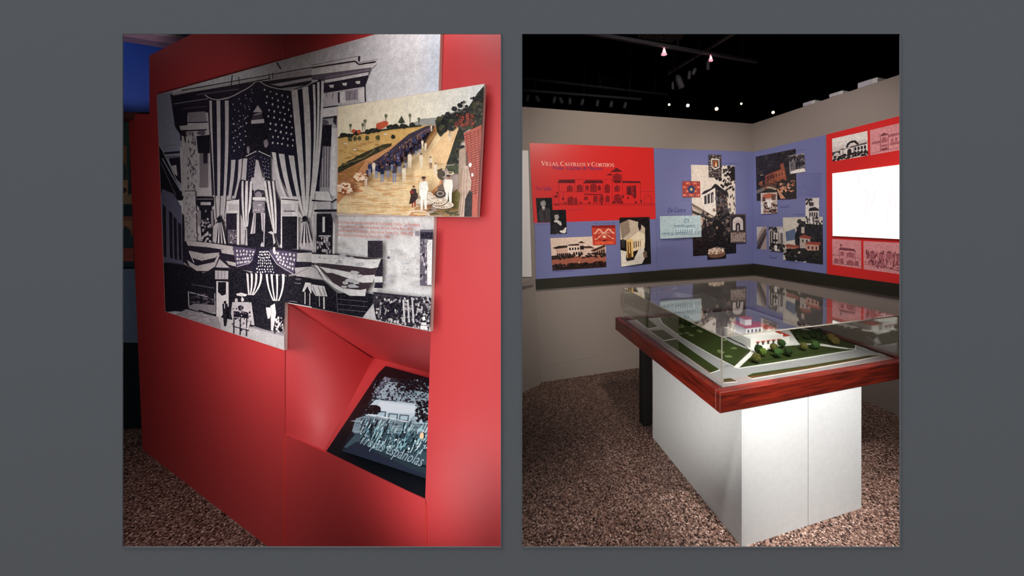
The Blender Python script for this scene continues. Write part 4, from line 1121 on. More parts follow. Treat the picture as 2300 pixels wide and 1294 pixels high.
def villa_sepia(a):
    a.rect((236, 208, 188), 0, 0, 1, 1); a.poly((70, 34, 26), (0, .58), (.3, .62), (1, .6), (1, 1), (0, 1)); a.poly((170, 96, 76), (0, .68), (.4, .6), (.9, .62), (1, .66), (1, .84), (.6, .9), (.2, .9), (0, .84))
    a.poly((216, 176, 156), (.08, .32), (.3, .3), (.3, .58), (.1, .62)); a.poly((44, 26, 24), (.03, .3), (.14, .25), (.3, .25), (.31, .31), (.08, .34)); a.poly((240, 214, 196), (.3, .27), (.52, .25), (.52, .6), (.3, .6)); a.poly((60, 34, 30), (.29, .26), (.34, .22), (.5, .21), (.53, .27)); a.poly((224, 190, 170), (.52, .2), (.6, .2), (.61, .62), (.52, .62)); a.poly((60, 34, 30), (.49, .19), (.56, .13), (.63, .2)); a.poly((226, 194, 176), (.6, .34), (.78, .36), (.78, .62), (.6, .62)); a.poly((80, 44, 38), (.6, .3), (.72, .3), (.8, .38), (.6, .36)); a.poly((190, 150, 130), (.74, .44), (.98, .32), (1, .6), (.76, .64)); a.poly((70, 40, 34), (.72, .44), (.98, .28), (1, .34), (.78, .48))
    for k in range(7): a.arch((34, 22, 22), .1 + k * .036, .48, .13 + k * .036, .6)
    for k in range(4): a.arch((40, 26, 26), .33 + k * .05, .32, .36 + k * .05, .4); a.arch((34, 22, 22), .4 + k * .045, .46, .43 + k * .045, .56)
    for k in range(5): a.rect((46, 28, 26), .79 + k * .04, .5 - k * .02, .815 + k * .04, .6)
    a.rect((30, 20, 20), .53, .28, .6, .4); a.spray([(34, 22, 18), (60, 36, 26), (30, 22, 14)], 90, 0, .54, 1, .66, .03, .035); a.spray([(28, 12, 8), (50, 22, 14), (18, 10, 8)], 120, 0, .82, 1, .98, .035, .04); a.blot((16, 10, 8), .37, .86, .06, .08, 12); a.blot((16, 10, 8), .62, .86, .07, .08, 12); a.blot((230, 176, 150), .5, .8, .015, .04); a.rect((40, 16, 14), 0, .96, 1, 1)
def red_ornament(a):
    a.rect((206, 66, 46), 0, 0, 1, 1); a.poly((150, 34, 26), (0, 0), (1, 0), (1, .16), (0, .12))
    for k in range(26):
        t = k / 25; x = .1 + .8 * t
        a.ell((240, 176, 150), x, .3 + .1 * math.cos(t * 12.6), .045, .04); a.ell((236, 150, 124), x, .56 + .14 * math.sin(t * 6.28 + 1.5), .03, .04)
    for s_ in (-1, 1):
        a.line((116, 30, 30), .02, (.5, .8), (.5 + s_ * .2, .74), (.5 + s_ * .34, .56), (.5 + s_ * .24, .44), (.5 + s_ * .1, .52)); a.line((244, 190, 164), .02, (.5, .4), (.5 + s_ * .16, .36), (.5 + s_ * .26, .44))
    a.blot((246, 196, 170), .5, .58, .1, .09, 10); a.poly((110, 26, 26), (.4, .74), (.6, .74), (.5, .86)); a.poly((236, 96, 60), (.1, .84), (.9, .84), (.86, .96), (.14, .96))
def arcade(a):
    a.rect((20, 14, 14), 0, 0, 1, 1); a.poly((206, 186, 162), (0, .12), (.3, .04), (.62, .1), (.86, .24), (.9, .4), (.7, .46), (.56, .5), (0, .45)); a.poly((150, 130, 110), (0, .12), (.3, .04), (.34, .3), (.06, .44)); a.poly((244, 226, 196), (.3, .45), (.6, .3), (.84, .36), (.8, .66), (.3, .72))
    a.blot((24, 18, 18), .66, .18, .07, .12, 10); a.poly((236, 196, 120), (.2, .45), (.4, .45), (.42, .82), (.2, .84)); a.poly((110, 66, 20), (.24, .5), (.34, .5), (.36, .86), (.22, .86)); a.poly((250, 214, 140), (.27, .5), (.3, .5), (.31, .74), (.28, .74))
    for k in range(4): a.arch((40, 30, 26), .44 + k * .07, .5, .47 + k * .07, .64 - k * .01); a.line((226, 180, 96), .014, (.42 + k * .08, .46), (.42 + k * .08, .7))
    a.arch((50, 44, 40), .04, .44, .14, .62); a.poly((236, 226, 210), (0, .66), (.2, .7), (.16, .86), (.44, .86), (.6, .68), (.78, .66), (.8, .86), (.7, .98), (0, 1)); a.poly((30, 22, 20), (.16, .84), (.4, .82), (.46, .88), (.2, .9)); a.poly((16, 12, 14), (.84, .1), (1, 0), (1, 1), (.8, .98), (.82, .6)); a.blot((30, 22, 20), .5, .72, .04, .02); a.poly((120, 96, 80), (.74, .74), (.86, .72), (.88, .86), (.76, .86))
photo(p1, BK, ((1203.5, 445), (1239.5, 444), (1243, 499), (1207.5, 500)), port_man, 'dark portrait of a man in a suit')
photo(p1, BK, ((1236, 472), (1271, 471), (1273.5, 525), (1236.5, 526.5)), port_lady, 'dark portrait of a lady with folded arms', PT + .0022)
photo(p1, BK, ((1236, 535), (1360, 530), (1362, 600), (1241, 608)), villa_sepia, 'sepia photograph of a villa above its lawn')
photo(p1, BK, ((1329, 507), (1382, 505.5), (1384, 549), (1332, 551)), red_ornament, 'red close-up of a carved ornament', PT + .004)
photo(p1, BK, ((1391.5, 489), (1459, 487.5), (1462.5, 592), (1395.5, 599.5)), arcade, 'photograph of a vaulted arcade', PT + .0022)

# panel two: tower
p2 = thing('tower_panel', 'blue panel with a tall tower photograph, next to the room corner', 'exhibit panel', BK.at(1580, 607))
pane('blue_field', BK, [(1468.5, 333), (1691, 341), (1692, 592), (1476.5, 607)], M_PBLU, p2)
def tower(a):
    a.rect((240, 226, 210), 0, 0, 1, 1); a.spray([K1, K2, (50, 44, 40)], 60, .66, .0, 1, .28, .03, .018); a.spray([K1], 26, .9, .02, 1, .16, .05, .03); a.spray([K1], 20, .55, .14, .68, .18, .025, .012); a.blot(K1, .84, .21, .06, .022, 12)
    a.poly((250, 240, 226), (.22, .34), (.34, .3), (.54, .24), (.56, .56), (.3, .54)); a.poly((60, 52, 50), (.54, .25), (.8, .34), (.84, .58), (.56, .58)); a.spray([K1, G1, (120, 100, 90), K2], 90, .56, .28, .84, .62, .035, .02)
    a.poly(K1, (.22, .325), (.28, .29), (.44, .26), (.54, .205), (.6, .22), (.74, .28), (.84, .31), (.8, .345), (.54, .25), (.44, .28), (.3, .32))
    for x in (.28, .36, .44): a.poly(K2, (x, .345 - (x - .28) * .22), (x + .06, .33 - (x - .28) * .22), (x + .06, .43 - (x - .28) * .1), (x, .44 - (x - .28) * .1))
    for x in (.3, .37, .44, .5): a.line(W2, .012, (x - .02, .46), (x - .02, .33))
    a.poly((120, 100, 88), (0, .42), (.5, .57), (.5, .62), (0, .5)); a.poly((226, 206, 186), (0, .45), (.46, .57), (.5, .6), (.02, .5)); 
    for k in range(14): a.line((90, 70, 60), .012, (.03 + k * .034, .45 + k * .0105), (.05 + k * .034, .485 + k * .0105))
    a.poly((40, 36, 36), (0, .5), (.5, .61), (.5, .64), (0, .53)); a.poly((214, 180, 160), (0, .53), (.3, .59), (.28, .7), (0, .64))
    a.poly(K0, (.2, 1), (0, 1), (0, .8), (.2, .74), (.26, .6), (.3, .64), (.36, .6), (.5, .58), (.66, .5), (.74, .56), (.84, .6), (.9, .66), (1, .84), (1, 1)); a.spray([K1, K2, (76, 66, 60), K0, (150, 124, 108)], 110, .24, .5, .92, .84, .04, .022); a.spray([(36, 30, 30), K0], 50, .02, .8, .98, .98, .05, .02)
    for x in (.3, .64, .9): a.poly(K0, (x - .07, .86), (x, .54), (x + .07, .86))
    a.spray([(110, 100, 96), (60, 54, 54)], 24, .84, .34, 1, .62, .02, .02)
def fountain(a):
    a.rect(K0, 0, 0, 1, 1)
    a.ell((196, 150, 116), .5, .66, .45, .22, 14); a.ell((120, 84, 64), .5, .74, .45, .2, 14); a.ell((224, 190, 160), .5, .5, .42, .18, 14); a.spray([(244, 220, 200), (200, 150, 120), (130, 96, 80)], 60, .08, .3, .92, .68, .07, .07)
    for k in range(11): a.line((246, 226, 206), .02, (.5 + (k - 5) * .03, .5), (.5 + (k - 5) * .085, .18 + abs(k - 5) * .03))
def tile_sq(a):
    a.rect((190, 62, 48), 0, 0, 1, 1); a.asp = 1
    for i in range(5):
        for j in range(4):
            x, y = .1 + i * .2, .125 + j * .25
            a.poly((236, 130, 90) if (i + j) % 2 else (120, 40, 60), (x, y - .09), (x + .08, y), (x, y + .09), (x - .08, y)); a.ell((240, 200, 170), x, y, .02, .025)
            a.line((96, 34, 50), .015, (x - .1, y - .12), (x + .1, y - .12)); a.line((246, 190, 160), .012, (x - .1, y - .1), (x - .1, y + .1))
    for k in range(8):
        t = k * math.pi / 4
        a.ell((40, 50, 96), .5 + .15 * math.cos(t), .52 + .19 * math.sin(t), .07, .085)
    a.ell((60, 74, 120), .5, .52, .13, .16, 12); a.ell((236, 200, 110), .5, .52, .07, .085, 10)
def tile_crest(a):
    a.rect(K2, 0, 0, 1, 1); a.spray([(180, 160, 146), (40, 36, 40), (120, 96, 84), (206, 190, 176)], 200, .02, .01, .98, .99, .045, .026)
    a.poly((226, 216, 206), (.2, .18), (.84, .18), (.86, .56), (.52, .68), (.22, .56)); a.poly((60, 44, 44), (.28, .24), (.76, .24), (.78, .53), (.52, .61), (.3, .53)); a.rect((206, 120, 50), .36, .28, .68, .54); a.rect((130, 50, 40), .4, .3, .5, .52); a.poly((236, 210, 180), (.5, .4), (.6, .36), (.66, .54), (.48, .54))
def gate_arch(a):
    a.rect((90, 78, 76), 0, 0, 1, 1); a.rect((50, 42, 44), .06, .04, .94, .6); a.arch((226, 214, 206), .18, .1, .82, .56, 10); a.arch((60, 52, 54), .36, .3, .64, .62, 8); a.arch((196, 186, 180), .46, .38, .54, .6)
    for k in range(9): a.line((50, 42, 44), .014, (.18 + k * .08, .2 + abs(k - 4) * .02), (.18 + k * .08, .32))
    a.rect((180, 160, 150), .06, .64, .94, .96); a.spray([(206, 190, 180), (120, 100, 96), (150, 130, 124)], 60, .06, .64, .94, .96, .06, .03)
    for k in range(9): a.line((96, 80, 80), .02, (.05 + k * .112, .62), (.05 + k * .112, 1)); 
    a.rect((70, 58, 58), 0, .6, 1, .64)
def pale_plan(a):
    T1, T2 = (110, 140, 160), (84, 116, 140)
    a.rect((190, 212, 216), 0, 0, 1, 1); a.line(T2, .012, (.06, .84), (.96, .86)); a.poly((170, 196, 204), (.6, .34), (.62, .16), (.66, .12), (.7, .16), (.7, .34)); a.line(T2, .012, (.6, .34), (.6, .18), (.65, .12), (.7, .18), (.7, .34))
    for x0, x1, y0, y1 in ((.34, .6, .44, .52), (.62, .86, .46, .56), (.36, .68, .76, .84), (.04, .24, .76, .84)):
        a.rect(T1, x0, y0, x1, y1); a.line(T2, .01, (x0, y0), (x1, y0 - .02)); 
        for k in range(7): a.rect((206, 226, 230), x0 + .01 + k * (x1 - x0) / 7, y0 + .02, x0 + .01 + (k + .5) * (x1 - x0) / 7, y1)
    for x in (.28, .3, .72, .76, .86, .94): a.line(T2, .01, (x, .72), (x, .86))
    a.rect((206, 230, 232), .36, .58, .84, .74)
    for k in range(8): a.rect(T1, .38 + k * .055, .62, .4 + k * .055, .74)
Z = zoom(1460, 320, 4.044)
def zq(*p): return tuple(Z(*q) for q in p)
photo(p2, BK, zq((372, 203), (770, 212), (783, 1005), (392, 1032)), tower, 'tall photograph of a villa tower')
photo(p2, BK, zq((520, 925), (690, 915), (692, 1050), (522, 1064)), fountain, 'small photograph of a lit fountain', PT + .0046)
photo(p2, BK, zq((293, 352), (455, 353), (457, 495), (296, 496)), tile_sq, 'square ceramic tile in red and blue', PT + .0046)
photo(p2, BK, zq((531, 108), (648, 115), (650, 316), (534, 312)), tile_crest, 'tiled coat of arms', PT + .0046)
photo(p2, BK, zq((722, 652), (870, 650), (875, 908), (728, 914)), gate_arch, 'grey photograph of an arched gate', PT + .0046)
photo(p2, BK, zq((88, 670), (460, 662), (467, 858), (93, 876)), pale_plan, 'pale blue elevation drawing', PT + .0046)
lettering('lettering', 'De Castro', BK, PT + .0012, Z(160, 636), Z(322, 634), M_TB, p2, .35, 1.4)
for a_, b_ in (((272, 522), (365, 530)), ((650, 190), (800, 196)), ((100, 902), (320, 888)), ((760, 926), (860, 922))):
    scribble('lettering', BK, PT + .0012, Z(*a_), Z(*b_), 2.2, M_TB, p2)

# panel three on the right wall
p3 = thing('castle_panel', 'blue panel of castle photographs on the right wall, beside the corner', 'exhibit panel', RT.at(1770, 605))
pane('blue_field', RT, [(1691.4, 342), (1854, 303), (1856, 615), (1691.6, 592)], M_PBLU, p3)
Z = zoom(1680, 260, 3.235)
def castle(a):
    a.rect((34, 28, 34), 0, 0, 1, 1); a.spray([(22, 20, 26), (52, 46, 50), (60, 52, 52)], 60, 0, .02, 1, .5, .06, .04)
    a.poly((150, 80, 58), (.22, .46), (.36, .42), (.44, .4), (.62, .36), (.6, .26), (.68, .24), (.72, .4), (.76, .6), (.5, .66), (.24, .6)); a.poly((110, 54, 44), (.24, .48), (.44, .42), (.46, .6), (.26, .6)); a.poly((176, 100, 74), (.5, .42), (.7, .4), (.72, .52), (.52, .52))
    for k in range(6): a.rect((70, 36, 34), .28 + k * .07, .47 - k * .008, .31 + k * .07, .54 - k * .008)
    a.spray([(206, 140, 110), (180, 110, 84), (226, 170, 140)], 60, .56, .64, .95, .84, .05, .03); a.spray([(30, 32, 28), (50, 46, 40)], 70, .02, .6, .98, .98, .05, .035); a.poly((190, 170, 150), (.2, .7), (.36, .7), (.5, .76), (.48, .79), (.34, .74), (.2, .74)); a.poly((200, 140, 110), (.5, .76), (.55, .78), (.72, .98), (.6, .98)); a.spray([(150, 86, 60), (96, 60, 46)], 26, .1, .56, .5, .74, .05, .03); a.rect((170, 150, 140), .1, .42, .18, .44)
    a.poly((120, 110, 104), (0, .76), (.2, .7), (.2, .78), (0, .84))
def house_bw(a):
    a.rect((150, 146, 146), 0, 0, 1, 1); a.spray([K1, K2], 30, 0, .1, 1, .34, .12, .08); a.poly(G1, (.05, .36), (.5, .34), (.5, .8), (.05, .8)); a.rect(K1, .4, .4, .7, .8); a.spray([K1, K2, G1], 40, .5, .3, 1, .8, .09, .08); a.poly(W2, (.05, .9), (.5, .8), (.95, .8), (1, .98), (.1, 1)); a.rect(K2, .12, .46, .2, .6)
def house_col(a):
    a.rect((206, 186, 176), 0, 0, 1, 1); a.poly((186, 100, 70), (.1, .1), (.5, .02), (.95, .1), (.9, .26), (.2, .28)); a.poly((240, 230, 222), (.3, .34), (.7, .34), (.7, .62), (.3, .62)); a.rect((90, 60, 54), .1, .2, .28, .4); a.rect((100, 70, 60), .66, .1, .9, .36); a.spray([(40, 30, 34), (60, 44, 44), (140, 90, 70)], 60, .04, .5, .98, .98, .09, .05); a.poly((236, 226, 220), (0, .4), (.16, .5), (.14, 1), (0, 1)); a.poly((244, 238, 232), (.36, .5), (.64, .46), (.6, .7), (.44, .72))
def tower_bw(a):
    a.rect((226, 218, 210), 0, 0, 1, 1); a.spray([K1, K2], 20, .02, .02, .5, .3, .09, .05); a.poly(K1, (.2, .5), (.3, .38), (.7, .34), (.98, .42), (.98, .5)); a.poly((206, 198, 192), (.22, .5), (.95, .48), (.92, .8), (.26, .84)); 
    for k in range(4): a.arch(K1, .28 + k * .17, .54, .38 + k * .17, .7)
    a.spray([K1, K2, G1], 50, .05, .72, .98, .98, .08, .05); a.poly(W2, (.34, .72), (.5, .7), (.54, .98), (.36, .98)); a.rect(K2, .3, .16, .6, .3)
def villa_hill(a):
    a.rect((214, 206, 190), 0, 0, 1, 1); a.poly((96, 110, 140), (.06, .34), (.3, .26), (.36, .5), (.08, .56)); a.poly((30, 28, 34), (.3, .4), (.4, .16), (.52, .1), (.7, .04), (.9, .1), (1, .22), (1, 1), (.6, 1), (.3, .6)); a.spray([(26, 24, 30), (48, 46, 46), (20, 20, 22)], 90, .34, .08, .98, .5, .05, .05)
    a.poly((186, 170, 160), (.42, .44), (.68, .44), (.68, .68), (.42, .7)); a.poly((150, 72, 56), (.38, .46), (.52, .38), (.72, .44), (.7, .48)); a.poly((196, 150, 130), (.56, .58), (.9, .56), (.9, .72), (.56, .74)); a.poly((160, 70, 54), (.54, .6), (.62, .54), (.94, .54), (.94, .6)); a.poly((176, 120, 104), (.08, .66), (.38, .66), (.38, .86), (.1, .88)); a.poly((150, 76, 60), (.04, .68), (.1, .62), (.4, .64), (.4, .69)); a.rect((200, 184, 170), .46, .22, .54, .36)
    for x, y in ((.48, .5), (.58, .5), (.62, .64), (.72, .64), (.82, .64), (.18, .74), (.28, .74)): a.rect((40, 30, 34), x, y, x + .035, y + .06)
    a.spray([(18, 18, 18), (36, 36, 30), (50, 46, 36)], 110, .02, .74, .98, .98, .06, .05); a.spray([(28, 26, 26)], 30, .1, .86, .98, 1, .08, .05)
def stairs_bw(a):
    a.rect((170, 150, 144), 0, 0, 1, 1); a.poly((120, 106, 104), (0, .7), (.8, .1), (1, .1), (1, .4), (.3, 1), (0, 1)); a.poly((60, 50, 54), (0, .9), (.9, .24), (1, .3), (.3, 1), (0, 1)); a.poly((206, 196, 190), (0, 0), (.6, 0), (0, .5)); a.line(K1, .04, (0, .76), (.9, .14))
def gate_bw(a):
    a.rect((190, 180, 174), 0, 0, 1, 1); a.spray([K1, K2], 30, 0, 0, .5, .2, .08, .06)
    for x in (.06, .2, .62): a.rect(K1, x, .2, x + .08, .8)
    a.rect(W2, .36, .26, .5, .7); a.rect(K1, .38, .3, .46, .7); a.arch((214, 206, 200), .66, .1, .96, .7, 8); a.arch(G1, .72, .24, .9, .7, 6); a.spray([K0, K1], 40, 0, .7, .98, .98, .1, .06); a.rect(W2, .34, .76, .5, .98); a.rect(K1, .28, .52, .56, .6)
ph = lambda q, d, l, o=.0006: photo(p3, RT, zq(*q), d, l, PT + o)
ph(((56, 298), (347, 240), (354, 604), (64, 620)), castle, 'dark colour photograph of a red castle among trees')
ph(((297, 290), (409, 270), (418, 408), (303, 424)), house_bw, 'small grey photograph of a house', .004)
ph(((92, 562), (212, 556), (214, 708), (95, 714)), house_col, 'small colour photograph of a roofed porch', .004)
ph(((254, 740), (543, 734), (545, 1080), (256, 1046)), villa_hill, 'photograph of a villa on a wooded hill')
ph(((418, 602), (517, 596), (515, 792), (418, 784)), tower_bw, 'narrow photograph of a balconied tower', .004)
ph(((63, 808), (135, 805), (136, 974), (66, 968)), stairs_bw, 'narrow photograph of a stair')
ph(((151, 808), (262, 806), (270, 990), (155, 980)), gate_bw, 'photograph of a columned gateway', .004)
M_TB2 = mat('soft_navy_type', (84, 92, 146), .5, .2, var=.03, scale=80)
for k in range(14):
    y = 428 + k * 12.0
    scribble('lettering', RT, PT + .0012, Z(362, y + 4), Z(532, y - 6 + k * .4), 2.6, M_TB2, p3)
scribble('lettering', RT, PT + .0012, Z(230, 672), Z(304, 668), 6, M_TB, p3, True)
scribble('lettering', RT, PT + .0012, Z(146, 1038), Z(210, 1042), 6, M_TB, p3, True)
for a_, b_ in (((345, 262), (412, 246)), ((98, 724), (180, 720)), ((330, 722), (414, 720)), ((256, 1056), (372, 1072)), ((222, 618), (318, 610))):
    scribble('lettering', RT, PT + .0012, Z(*a_), Z(*b_), 2.2, M_TB, p3)

# panel four on the right wall: red with pink prints round a bright map
p4 = thing('map_panel', 'red panel with pink drawings round a glowing white map', 'exhibit panel', RT.at(1960, 640))
pane('red_field', RT, [(1856, 302.5), (2110, 238), (2110, 655), (1857.5, 615.5)], M_PRED, p4)
def art_nouveau(a):
    a.rect((226, 214, 206), 0, 0, 1, 1); a.poly(W2, (0, 0), (1, 0), (1, .3), (0, .4)); a.poly(K1, (.38, .5), (.42, .34), (.54, .26), (.66, .28), (.74, .42), (.76, .52), (.7, .48), (.62, .36), (.52, .34), (.46, .44), (.44, .54)); a.poly(K1, (.18, .6), (.24, .52), (.32, .52), (.36, .6)); a.poly((236, 228, 222), (.22, .56), (.5, .5), (.98, .46), (.98, .8), (.26, .86)); a.arch(K2, .42, .58, .54, .84); a.arch(K1, .44, .62, .52, .84); a.rect(K2, 0, .6, .22, .76); a.arch(W1, .04, .64, .2, .84)
    for k in range(4): a.arch(K1, .62 + k * .09, .56, .68 + k * .09, .7); a.arch(K2, .6 + k * .1, .72, .66 + k * .1, .84)
    a.rect(K1, .52, .3, .58, .36); a.poly(G1, (.5, .5), (.98, .44), (.98, .5), (.5, .56)); a.spray([K1, K2, K0], 70, 0, .8, 1, .98, .05, .05); a.line(K1, .02, (.26, .56), (.98, .5)); a.line(K2, .016, (.3, .56), (.3, .86)); a.line(K2, .016, (.6, .5), (.6, .86))
PK, PKD, PKM = (226, 150, 152), (128, 62, 72), (176, 100, 106)
def pk1(a):
    a.rect(PK, 0, 0, 1, 1); a.poly(PKD, (.2, .34), (.32, .22), (.44, .34)); a.line(PKD, .014, (.24, .36), (.24, .92)); a.line(PKD, .014, (.42, .36), (.42, .92)); a.rect(PKM, .42, .34, .9, .44); a.poly(PKD, (.86, .34), (.92, .22), (.98, .34)); a.arch(PKM, .26, .4, .4, .6); a.rect(PKM, .04, .5, .24, .58); a.rect(PKM, .46, .66, .96, .76); a.line(PKD, .012, (.0, .92), (1, .9)); a.rect(PKM, .26, .68, .4, .76)
    for k in range(5): a.arch(PKM, .48 + k * .1, .5, .54 + k * .1, .64)
    for k in range(6): a.line(PKM, .008, (.3 + k * .1, .9), (.34 + k * .1, .98))
    a.rect(PKD, .26, .82, .4, .9)
def pk2(a):
    a.rect(PK, 0, 0, 1, 1); a.line(PKD, .012, (.3, .16), (.3, .4)); a.ell(PKD, .3, .22, .05, .03); a.poly(PKD, (.22, .36), (.3, .3), (.76, .32), (.82, .4), (.24, .4)); a.line(PKD, .014, (.24, .4), (.24, .94)); a.line(PKD, .014, (.78, .4), (.78, .94)); a.line(PKD, .012, (.0, .94), (1, .92))
    for x0, y0, x1, y1 in ((.28, .44, .4, .62), (.5, .44, .74, .64), (.28, .7, .38, .92), (.5, .74, .74, .92), (.8, .74, .9, .92), (.06, .74, .2, .92)): a.arch(PKM, x0, y0, x1, y1); a.line(PKD, .012, (x0, y1), (x0, y0 + .04), (x1, y0 + .04), (x1, y1)); a.line(PKD, .01, ((x0 + x1) / 2, y0), ((x0 + x1) / 2, y1))
    a.line(PKD, .014, (.0, .62), (.24, .6)); a.line(PKD, .014, (.78, .62), (1, .64)); a.line(PKM, .01, (.24, .66), (.78, .68))
def pk3(a):
    a.rect(PK, 0, 0, 1, 1)
    for k in range(90):
        x, y = random.uniform(.06, .95), random.uniform(.28, .76)
        h = random.uniform(.06, .2); a.line(random.choice([PKD, PKM]), random.uniform(.008, .03), (x, y), (x + random.uniform(-.02, .02), y + h))
    for x, y, w_ in ((.18, .32, .12), (.36, .34, .12), (.52, .28, .14), (.7, .34, .1), (.86, .3, .1)): a.poly(PKD, (x - w_ / 2, y + .06), (x, y), (x + w_ / 2, y + .06)); a.rect(PKM, x - w_ * .36, y + .06, x + w_ * .36, y + .26)
    a.line(PKM, .014, (0, .72), (.5, .84), (1, .98)); a.line(PKM, .01, (0, .8), (1, .9)); a.spray([PKD, PKM], 26, .1, .62, .95, .86, .03, .03)
ph4 = lambda q, d, l, o=.0006: photo(p4, RT, zq(*q), d, l, PT + o)
ph4(((611, 167), (868, 110), (872, 290), (614, 332)), art_nouveau, 'black and white photograph of an ornate pavilion')
ph4(((886, 105), (1200, 30), (1200, 232), (889, 288)), pk1, 'pink elevation drawing with towers')
ph4(((612, 896), (822, 908), (824, 1112), (614, 1082)), pk2, 'pink elevation drawing of a two-storey house')
ph4(((839, 910), (1200, 930), (1200, 1165), (840, 1116)), pk3, 'pink sketch of a row of towers')
# the bright map: a shallow backlit box
M_BOXF = mat('lightbox_rim', (236, 220, 200), .5, .3, var=.02, scale=60)
lbx = pane('light_box', RT, [Z(612, 418), Z(1250, 335), Z(1250, 905), Z(614, 874)], M_BOXF, p4, PT + .014, .0135)
mp = Art(RT, PT + .0144, Z)
mp.poly((255, 255, 255), (614, 421), (1248, 338), (1248, 903), (616, 872))
for c in (((800, 440), (812, 480), (800, 520)), ((880, 420), (930, 460), (960, 500), (945, 540)), ((850, 520), (870, 600), (850, 700), (830, 760)), ((930, 520), (900, 640), (860, 700)), ((1020, 560), (1040, 640), (1010, 700), (1020, 760), (985, 800)), ((1055, 430), (1060, 500), (1040, 560), (1080, 620), (1060, 700)), ((770, 860), (800, 850), (840, 860), (860, 800))):
    pts = []
    for p, q in zip(c, c[1:]):
        for k in range(4):
            t = k / 4; pts.append((p[0] + (q[0] - p[0]) * t + random.uniform(-7, 7), p[1] + (q[1] - p[1]) * t + random.uniform(-5, 5)))
    mp.line((226, 160, 160), 3.4, *pts)
mp.build('map_sheet', print_mat('backlit_map', .5, .0, .0, emit=.80, spec=.2), lbx)['label'] = 'glowing white map sheet with faint red lines'

# ------------------------------------------------------------------ the display case
CY = .293
CO = Vector((.673, 1.676, 0))
cu, cv = Vector((math.cos(CY), math.sin(CY), 0)), Vector((-math.sin(CY), math.cos(CY), 0))
GW, GD, ZTOP, ZG, ZW, WI = 1.191, 1.133, .972, .737, .641, .048
def cs(u, v, z): p = CO + cu * u + cv * v; return Vector((p.x, p.y, z))
M_PED = mat('white_pedestal_paint', (206, 208, 208), .6, .3, var=.04, scale=40, bump=.03)
M_SEAM = mat('seam_brown', (120, 104, 84), .8, .1, var=.1, scale=80)  # brown line in the joint between the front panels
def wood():
    m = bpy.data.materials.new('red_varnished_wood'); m.use_nodes = True
    nt = m.node_tree; b = nt.nodes['Principled BSDF']; L = nt.links.new
    tc = nt.nodes.new('ShaderNodeTexCoord'); mp_ = nt.nodes.new('ShaderNodeMapping'); mp_.inputs['Scale'].default_value = (2.2, 2.2, 30)
    n = nt.nodes.new('ShaderNodeTexNoise'); n.inputs['Scale'].default_value = 2.4; n.inputs['Detail'].default_value = 6; n.inputs['Distortion'].default_value = .6
    L(tc.outputs['Object'], mp_.inputs['Vector']); L(mp_.outputs['Vector'], n.inputs['Vector'])
    r = nt.nodes.new('ShaderNodeValToRGB'); e = r.color_ramp.elements
    e[0].position = .3; e[0].color = (*lin((44, 9, 5)), 1); e[1].position = .72; e[1].color = (*lin((112, 28, 14)), 1)
    L(n.outputs['Fac'], r.inputs['Fac']); L(r.outputs['Color'], b.inputs['Base Color'])
    b.inputs['Roughness'].default_value = .38; b.inputs['Coat Weight'].default_value = .3; b.inputs['Coat Roughness'].default_value = .25
    return m
M_WOOD = wood()
def glass():
    m = bpy.data.materials.new('clear_glass'); m.use_nodes = True
    nt = m.node_tree; nt.nodes.clear(); L = nt.links.new
    out = nt.nodes.new('ShaderNodeOutputMaterial'); mix = nt.nodes.new('ShaderNodeMixShader'); tr = nt.nodes.new('ShaderNodeBsdfTransparent'); gl = nt.nodes.new('ShaderNodeBsdfGlossy'); fr = nt.nodes.new('ShaderNodeFresnel')
    nz = nt.nodes.new('ShaderNodeTexNoise'); tc = nt.nodes.new('ShaderNodeTexCoord'); bp = nt.nodes.new('ShaderNodeBump')
    nz.inputs['Scale'].default_value = 1.6; bp.inputs['Strength'].default_value = .04; bp.inputs['Distance'].default_value = .05
    L(tc.outputs['Object'], nz.inputs['Vector']); L(nz.outputs['Fac'], bp.inputs['Height']); L(bp.outputs['Normal'], gl.inputs['Normal'])
    tr.inputs['Color'].default_value = (.96, .975, .97, 1); gl.inputs['Roughness'].default_value = .0; gl.inputs['Color'].default_value = (1, 1, 1, 1)
    ge = nt.nodes.new('ShaderNodeNewGeometry'); mr = nt.nodes.new('ShaderNodeMapRange')
    mr.inputs['To Min'].default_value = 2.3; mr.inputs['To Max'].default_value = 1 / 2.3      # same reflection from either side of the pane
    L(ge.outputs['Backfacing'], mr.inputs['Value']); L(mr.outputs['Result'], fr.inputs['IOR'])
    L(fr.outputs['Fac'], mix.inputs['Fac']); L(tr.outputs['BSDF'], mix.inputs[1]); L(gl.outputs['BSDF'], mix.inputs[2]); L(mix.outputs['Shader'], out.inputs['Surface'])
    return m
M_GLASS = glass()
M_GEDGE = mat('polished_glass_edge', (128, 122, 110), .2, .5, var=.05, scale=30)

